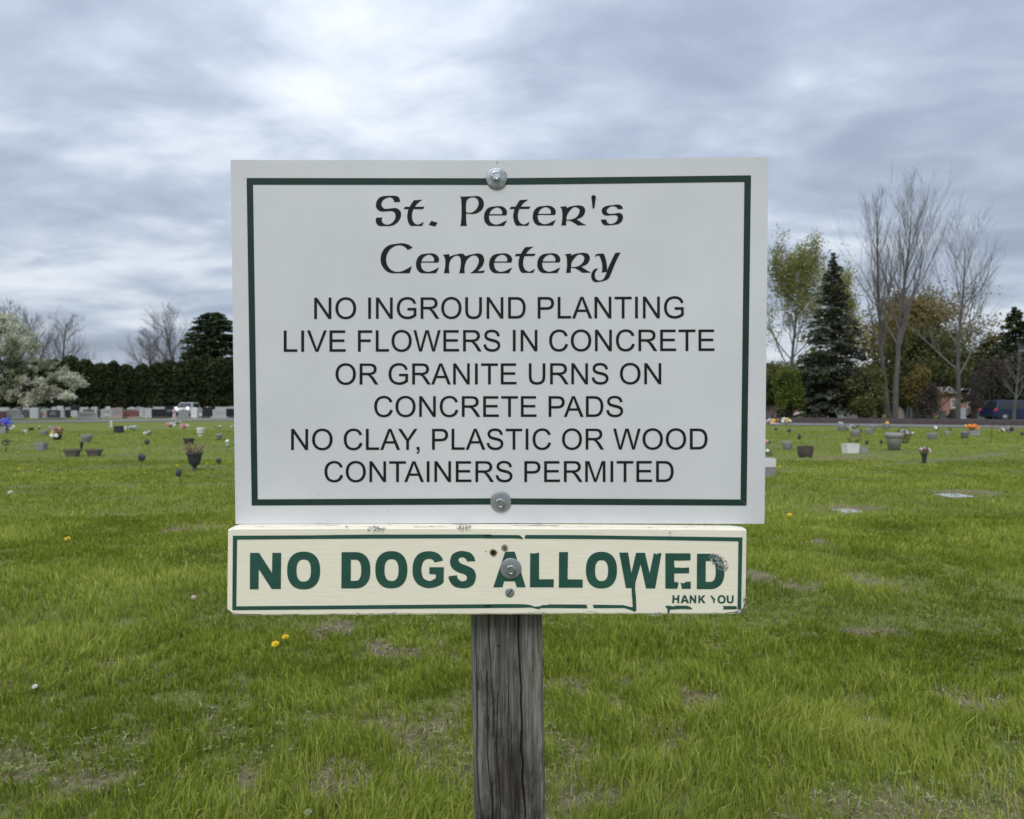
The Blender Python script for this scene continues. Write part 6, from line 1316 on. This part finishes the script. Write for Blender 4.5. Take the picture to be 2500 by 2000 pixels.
bouquet('blue white posy in front of the black headstone by the little flag', 490, 1019, 1010, 8, ['purple', 'white'], 50, 3, .09, group='flowers at the headstones')
# right field
bouquet('white, yellow and blue flowers by the road touching the right edge of the white sign', 1876, 1041, 1020, 20, ['blue', 'white', 'yellow'], 60, 5, .11)
bouquet('pale pink low flowers right of the white and yellow ones', 1892, 1040, 1030, 16, ['lightpink'], 61, 5, .09)
bouquet('small red brown bloom between the two yellow bouquets', 1898, 1033, 1024, 6, ['orange'], 62, 2, .07)
bouquet('yellow and white bouquet by the road, second from the white sign', 1920, 1042, 1020, 22, ['white', 'yellow'], 63, 8, .10)
disc('small dark disc nearest the white sign on the right lawn', 1894.5, 1047.5, 3.6, 1895, 1058); disc('small dark disc left of the slanting dark plates', 1927, 1051.5, 4.4, 1927, 1064)
disc('dark slanting plate on a stake above the pebbly round pot', 1951, 1067, 5.2, 1958, 1084, .4, 6.5)
lathe_pot('aggregate_urn', 'pebbly grey round pot left of the dark brown tub', 'urn', 1922, 1098, 1077, 24, 16, M_CONC, 'bowl')
lathe_pot('brown_tub', 'dark brown oval tub on the lawn right of the white sign', 'planter', 1966, 1117, 1088, 37, 28, mat_noise('dark_brown_tub', (0.045, 0.035, 0.028), (0.085, 0.068, 0.055), 9, .7), 'bowl', sq=(3.2, 1, .7))
bouquet('pink petal poking out behind the right edge of the white sign', 1872, 1092, 1070, 20, ['pink'], 64, 2, .07)
bouquet('thin white lilies above the white topped block', 1878, 1128, 1093, 18, ['white'], 65, 2, .05)
box_pot('block_planter', 'rough grey stone block planter with bright white top, cut by the white sign', 'planter', 1845, 1891.5, 1166, 1119, M_CONC, 1.02, .8, .42, M_WHITEST)
r_, H, _r = lathe_pot('aggregate_urn', 'grey pot with pale blue flowers by the road, right of the spruce', 'pot', 2054, 1053, 1036, 20, 14, M_CONC, 'bowl')
o = empty('flower_arrangement', (r_.location.x, r_.location.y, 0), label='pale blue grey flowers in the pot right of the spruce', cat='flowers'); flowers(o, ['grey'], .34, .2, H * .85, 66, 8, .08)
bouquet('pale yellow green spray between two grey pots near the road', 2070, 1053, 1042, 10, ['green', 'white'], 67, 3, .05)
lathe_pot('concrete_urn', 'left one of two mid grey pots close together near the road', 'urn', 2088, 1066, 1050, 24, 18, M_CONC, 'bowl'); disc('dark disc leaning on the left mid grey pot near the road', 2100, 1052, 3.8, 2101, 1066, .3, 6)
bouquet('grey white wilted flowers above the left mid grey pot', 2087, 1054, 1034, 20, ['grey', 'brown'], 68, 5, .06)
lathe_pot('concrete_urn', 'right one of two mid grey pots, with a pale ribbed rim', 'urn', 2122, 1063, 1046, 18, 11, M_CONCP, 'greek')
lathe_pot('concrete_urn', 'grey pot behind the right mid grey one at the road edge', 'urn', 2131, 1052, 1038, 17, 11, M_CONC, 'bowl')
box_pot('white_planter', 'white rectangular planter with dark plants, brightest box on the right lawn', 'planter', 2060, 2097, 1107, 1083, M_WHITE, 1.14, .6, rot=.25); box_pot('grey_planter', 'grey rectangular planter touching the white one', 'planter', 2095, 2118, 1106, 1090, M_CONCP, 1.1, .8)
pl = empty('withered_plant', (*gp(2088, 1104), 0), label='dark withered plant in the white rectangular planter', cat='plant'); m = MB()
for k in range(26): a = rg.uniform(-1, 1); m.tube([(a * .12, .1, .30), (a * .25, .08, .40 + rg.uniform(0, .06))], [.008, .004], 3)
m.build('stalks', P['brown'], pl)
disc('dark disc right above the grey rectangular planter', 2116, 1080, 4.2, 2118, 1093, .2, 5.5); disc('small dark disc left of the large white grey urn', 2151, 1079, 4, 2152, 1092, .1, 5)
r_, H, _r = lathe_pot('concrete_urn', 'dark grey bowl with a yellow flower at the road edge', 'urn', 2163, 1049, 1034, 18, 12, M_CONC, 'bowl')
o = empty('flower_arrangement', (r_.location.x + .06, r_.location.y, 0), label='single yellow flower in the dark grey bowl at the road edge', cat='flowers'); flowers(o, ['yellow'], .12, .12, H * .95, 70, 3, .10)
lathe_pot('large_urn', 'large pale grey urn with wide rim, biggest on the right lawn', 'urn', 2183, 1099, 1056, 40, 25, M_CONCP, 'rimmed', n=26)
def basket(px, pyb, pyt):
    x, Y = gp(px, pyb); H = U(pyb - pyt, Y); root = empty('wire_basket', (x, Y, 0), label='brown wicker basket stand behind the large pale urn', cat='basket'); m = MB(); r = U(17, Y)
    for z in np.linspace(H * .1, H, 6): m.lathe([(r * (.55 + .45 * z / H), z), (r * (.58 + .45 * z / H), z + .012), (r * (.55 + .45 * z / H) , z + .024)], n=16)
    for k in range(12): a = 6.283 * k / 12; m.tube([(math.cos(a) * r * .55, math.sin(a) * r * .55, 0), (math.cos(a) * r, math.sin(a) * r, H)], .008, 4)
    m.build('weave', P['brown'], root); m = MB(); m.tube([(-r, 0, H), (-r * .6, 0, H * 1.6), (0, 0, H * 1.8), (r * .6, 0, H * 1.6), (r, 0, H)], .012, 5); m.build('handle', M_BARKD, root); return root, H
_, bh = basket(2206, 1082, 1060); x, Y = gp(2212, 1082); o = empty('flower_arrangement', (x, Y + .1, 0), label='blue grey and brown dried flowers in the wicker basket', cat='flowers'); flowers(o, ['brown', 'grey'], .42, .30, bh * .9, 71, 6, .09)
bouquet('tiny white flower right of the wicker basket', 2226, 1064, 1055, 9, ['white'], 72, 2, .06)
r_, H, _r = lathe_pot('aggregate_urn', 'brown grey pot below the white flower, right half of the lawn', 'urn', 2276, 1072.5, 1056, 23, 17, M_CONC, 'bowl')
bouquet('white flower on a green stem behind the brown grey pot', 2287, 1062, 1039, 12, ['white'], 73, 3, .08, zf=.55)
lathe_pot('concrete_urn', 'small pale round pot between two larger pots on the right', 'pot', 2313, 1063, 1052, 11, 9, M_CONCP, 'bowl', soil=False); bouquet('dark green sprig above the small pale pot', 2320, 1055, 1043, 8, ['green'], 74, 3, .05)
lathe_pot('concrete_urn', 'round grey pot with pale rim left of the orange flowers', 'urn', 2355, 1071, 1053, 19, 14, M_CONC, 'rimmed')
box_pot('white_planter', 'pale planter box full of orange flowers', 'planter', 2366, 2392, 1064, 1050, M_CONCP, 1.1, .6)
o = empty('flower_arrangement', (*gp(2380, 1064), 0), label='bright orange flowers heaped on the pale planter box', cat='flowers'); o.location.y += .2; flowers(o, ['yellow', 'orange', 'orange'], .46, .20, .32, 75, 12, .085)
x, Y = gp(2418, 1080); sh = empty('shepherd_hook', (x, Y, 0), label='tall thin metal hook pole in front of the blue car', cat='pole'); m = MB(); top_ = zat(972, Y); m.tube([(0, 0, -.05), (.06, 0, .6), (.12, 0, 1.0), (.15, 0, 1.25), (.22, 0, 1.33), (.28, 0, 1.27)], .009, 6); m.build('hook', M_WIRE, sh)
bouquet('slim white stake flower near the grey ring, right edge', 2447, 1060, 1044, 8, ['lightpink', 'white'], 76, 3, .06)
x, Y = gp(2470, 1057); rgn = empty('ring_planter', (x, Y, 0), label='grey pot tipped on its side with open dark mouth, right edge', cat='pot'); m = MB(); q = U(8.5, Y); m.lathe([(q * .7, -.3), (q * .95, -.05), (q, 0), (q * .75, 0.0), (q * .6, -.12), (.002, -.14)], (0, 0, q), 20, 'Y'); m.build('pot', M_CONCP, rgn); m = MB(); m.lathe([(q * .62, .005), (q * .3, .006)], (0, 0, q), 16, 'Y'); m.build('mouth', M_SOIL, rgn)
disc('small dark disc at the far right edge of the lawn', 2495, 1059, 4.5, 2496, 1070)
x, Y = gp(2256, 1131); v_ = empty('grave_vase', (x, Y, 0), label='black and white flower vase standing alone on the lawn right of the large pale urn', cat='vase'); m = MB(); m.lathe([(.05, 0), (.055, .02), (.045, .06), (.075, .24), (.085, .27), (.06, .27), (.002, .24)], n=16); m.build('vase', M_BLACKP, v_); m = MB(); m.lathe([(.030, -.07), (.034, -.075), (.03, -.082)], (.01, 0, .14), 12, 'Y'); m.build('white_panel', P['white'], v_)
o = empty('flower_arrangement', (x, Y, 0), label='pale pink and dark flowers in the black and white vase', cat='flowers'); flowers(o, ['brown', 'lightpink'], .24, .20, .25, 77, 6, .06)
bouquet('pink flower beside the square topped pale stone behind the mulch', 2245, 1025, 1010, 7, ['pink'], 78, 3, .10, group='flowers behind the mulch bank'); bouquet('lilac and white flowers on the low pinkish stone behind the mulch', 2115, 1024, 1010, 14, ['purple', 'white'], 79, 4, .10, group='flowers behind the mulch bank')
bouquet('white flowers right of the low pinkish stone behind the mulch', 2138, 1022, 1008, 12, ['white'], 80, 4, .09, group='flowers behind the mulch bank'); bouquet('orange flower left of the two close bare trunks', 2146, 1018, 998, 8, ['orange', 'green'], 81, 3, .08, group='flowers behind the mulch bank')
bouquet('white round flower right of the brown many stemmed shrub', 2293, 1018, 996, 9, ['white'], 82, 3, .12, group='flowers behind the mulch bank'); bouquet('large pale pink wreath like flower under the lime shrub', 1948, 1024, 1003, 16, ['lightpink'], 83, 8, .16, group='flowers behind the mulch bank')
# flag
x, Y = gp(496, 1018); fl = empty('small_flag', (x, Y, 0), label='small drooping white flag on a leaning stick left of the black headstone', cat='flag'); m = MB(); m.tube([(0, 0, 0), (.25, 0, 1.1)], .012, 5); m.build('stick', M_WIRE, fl); m = MB(); m.add([(.25, 0, 1.1), (.55, .02, 1.15), (.52, .03, 1.0), (.22, 0, .95)], [(0, 1, 2, 3)]); m.build('cloth', P['white'], fl)
# flat grave markers set flush in the lawn
def marker(label, px0, px1, pyn, pyf, rot):
    x, Y = gp((px0 + px1) / 2, pyn); _, Y2 = gp((px0 + px1) / 2, pyf); w = U(px1 - px0, Y); m = MB(); m.bbox((0, 0, -.020), (w * .85, (Y2 - Y) * .9, .06), .008); root = empty('flat_marker', (x, (Y + Y2) / 2, 0), R(rot), label=label, cat='grave marker', group='flat markers flush with the lawn'); m.build('slab', G_LIGHT, root)
marker('nearer pale flat grave marker sunk in the lawn right of the signs', 2052, 2112, 1252, 1243.5, 8); marker('farther pale flat grave marker sunk in the lawn near the right edge', 2310, 2384, 1214, 1206, 10)
# dandelions
def dandelion(label, px, py, r=0.019, col='dandelion', hgt=0.075, tilt=0.5, group='dandelions in the lawn', name='dandelion'):
    d = ray(px, py); t = (hgt - CAM_H) / d.z; x, y = d.x * t, d.y * t; z0 = float(ground_z(np.array([x]), np.array([y]))[0]); root = empty(name, (x, y, z0), label=label, cat='flower', group=group); rg = random.Random(int(px)); m = MB()
    m.tube([(0, .01, -.01), (.004, .004, hgt * .6), (0, 0, hgt)], .0018 + y * .0002, 5); m.build('stem', M_STEM, root); m = MB()
    for ring_ in range(4):
        for k in range(16):
            an = 6.283 * (k + ring_ * .37) / 16; el = .05 + ring_ * .36; L = r * (1 - ring_ * .17); dd = Vector((math.cos(an) * math.cos(el), math.sin(an) * math.cos(el), math.sin(el))); sd = Vector((-math.sin(an), math.cos(an), 0)) * r * .12; c = Vector((0, 0, hgt))
            m.add([c - sd * .4, c + dd * L - sd, c + dd * L * 1.04 + sd, c + sd * .4], [(0, 1, 2, 3)])
    h = m.build('flower_head', P[col], root); 
    h.data.transform(Matrix.Translation((0, 0, hgt)) @ Matrix.Rotation(tilt, 4, 'X') @ Matrix.Translation((0, 0, -hgt)))
dandelion('left and lower of the two yellow dandelions below the cream board', 672, 1571, .022); dandelion('right and upper of the two yellow dandelions below the cream board', 697, 1553, .021, tilt=.25)
dandelion('yellow dandelion alone on the left lawn, level with the bottom of the white sign', 165, 1317, .030, tilt=.3); dandelion('yellow dandelion right of the white sign near its lower corner', 1928, 1256, .032)
for (px, py, lb) in ((94, 1148, 'faint yellow dandelion right of the one near the lantern row'), (46, 1146, 'small yellow dandelion far left below the black lantern'), (45, 1105, 'yellow dandelion right of the black lantern'), (432, 1137, 'small yellow dandelion left of the pedestal urn foot'), (504, 1132, 'small yellow dandelion right of the pedestal urn foot'), (152, 1096, 'yellow dandelion left of the left stone trough'), (1903, 1140, 'yellow dandelion right of the rough stone block planter'), (2433, 1094, 'faint yellow dandelion below the thin hook pole'), (2497, 1100, 'yellow dandelion at the far right edge of the lawn')):
    dandelion(lb, px, py, .024)
dandelion('white petals lying on the left lawn below the troughs', 25, 1203, .036, 'white', .04, group='white petals on the lawn', name='fallen_petals'); dandelion('small white petal near the left edge of the near grass', 85, 1675, .013, 'white', .05, group='white petals on the lawn', name='fallen_petals')
dandelion('pale pink petals left of the cream board', 472, 1453, .018, 'lightpink', .05, group='white petals on the lawn', name='fallen_petals'); dandelion('white crumpled petal at the bottom of the picture left of the post', 752, 1985, .014, 'white', .03, group='white petals on the lawn', name='fallen_petals')
# a curled dead leaf in the near grass on the right
d = ray(1620, 1790); t = (.03 - CAM_H) / d.z; lf = empty('dead_leaf', (d.x * t, d.y * t, .03), .4, label='curled brown dead leaf in the grass right of the post', cat='leaf'); m = MB(); V = []
for i in range(6):
    for j in range(4): u_, v2 = i / 5 - .5, j / 3 - .5; V.append((u_ * .06, v2 * .042 * (1 - abs(u_) * 1.3), .02 * math.cos(u_ * 5) + abs(v2) * .03))
m.add(V, [(i * 4 + j, i * 4 + j + 1, i * 4 + j + 5, i * 4 + j + 4) for i in range(5) for j in range(3)], True); m.build('blade', mat_noise('dead_leaf_brown', (0.035, 0.022, 0.014), (0.10, 0.065, 0.04), 60, .8), lf)
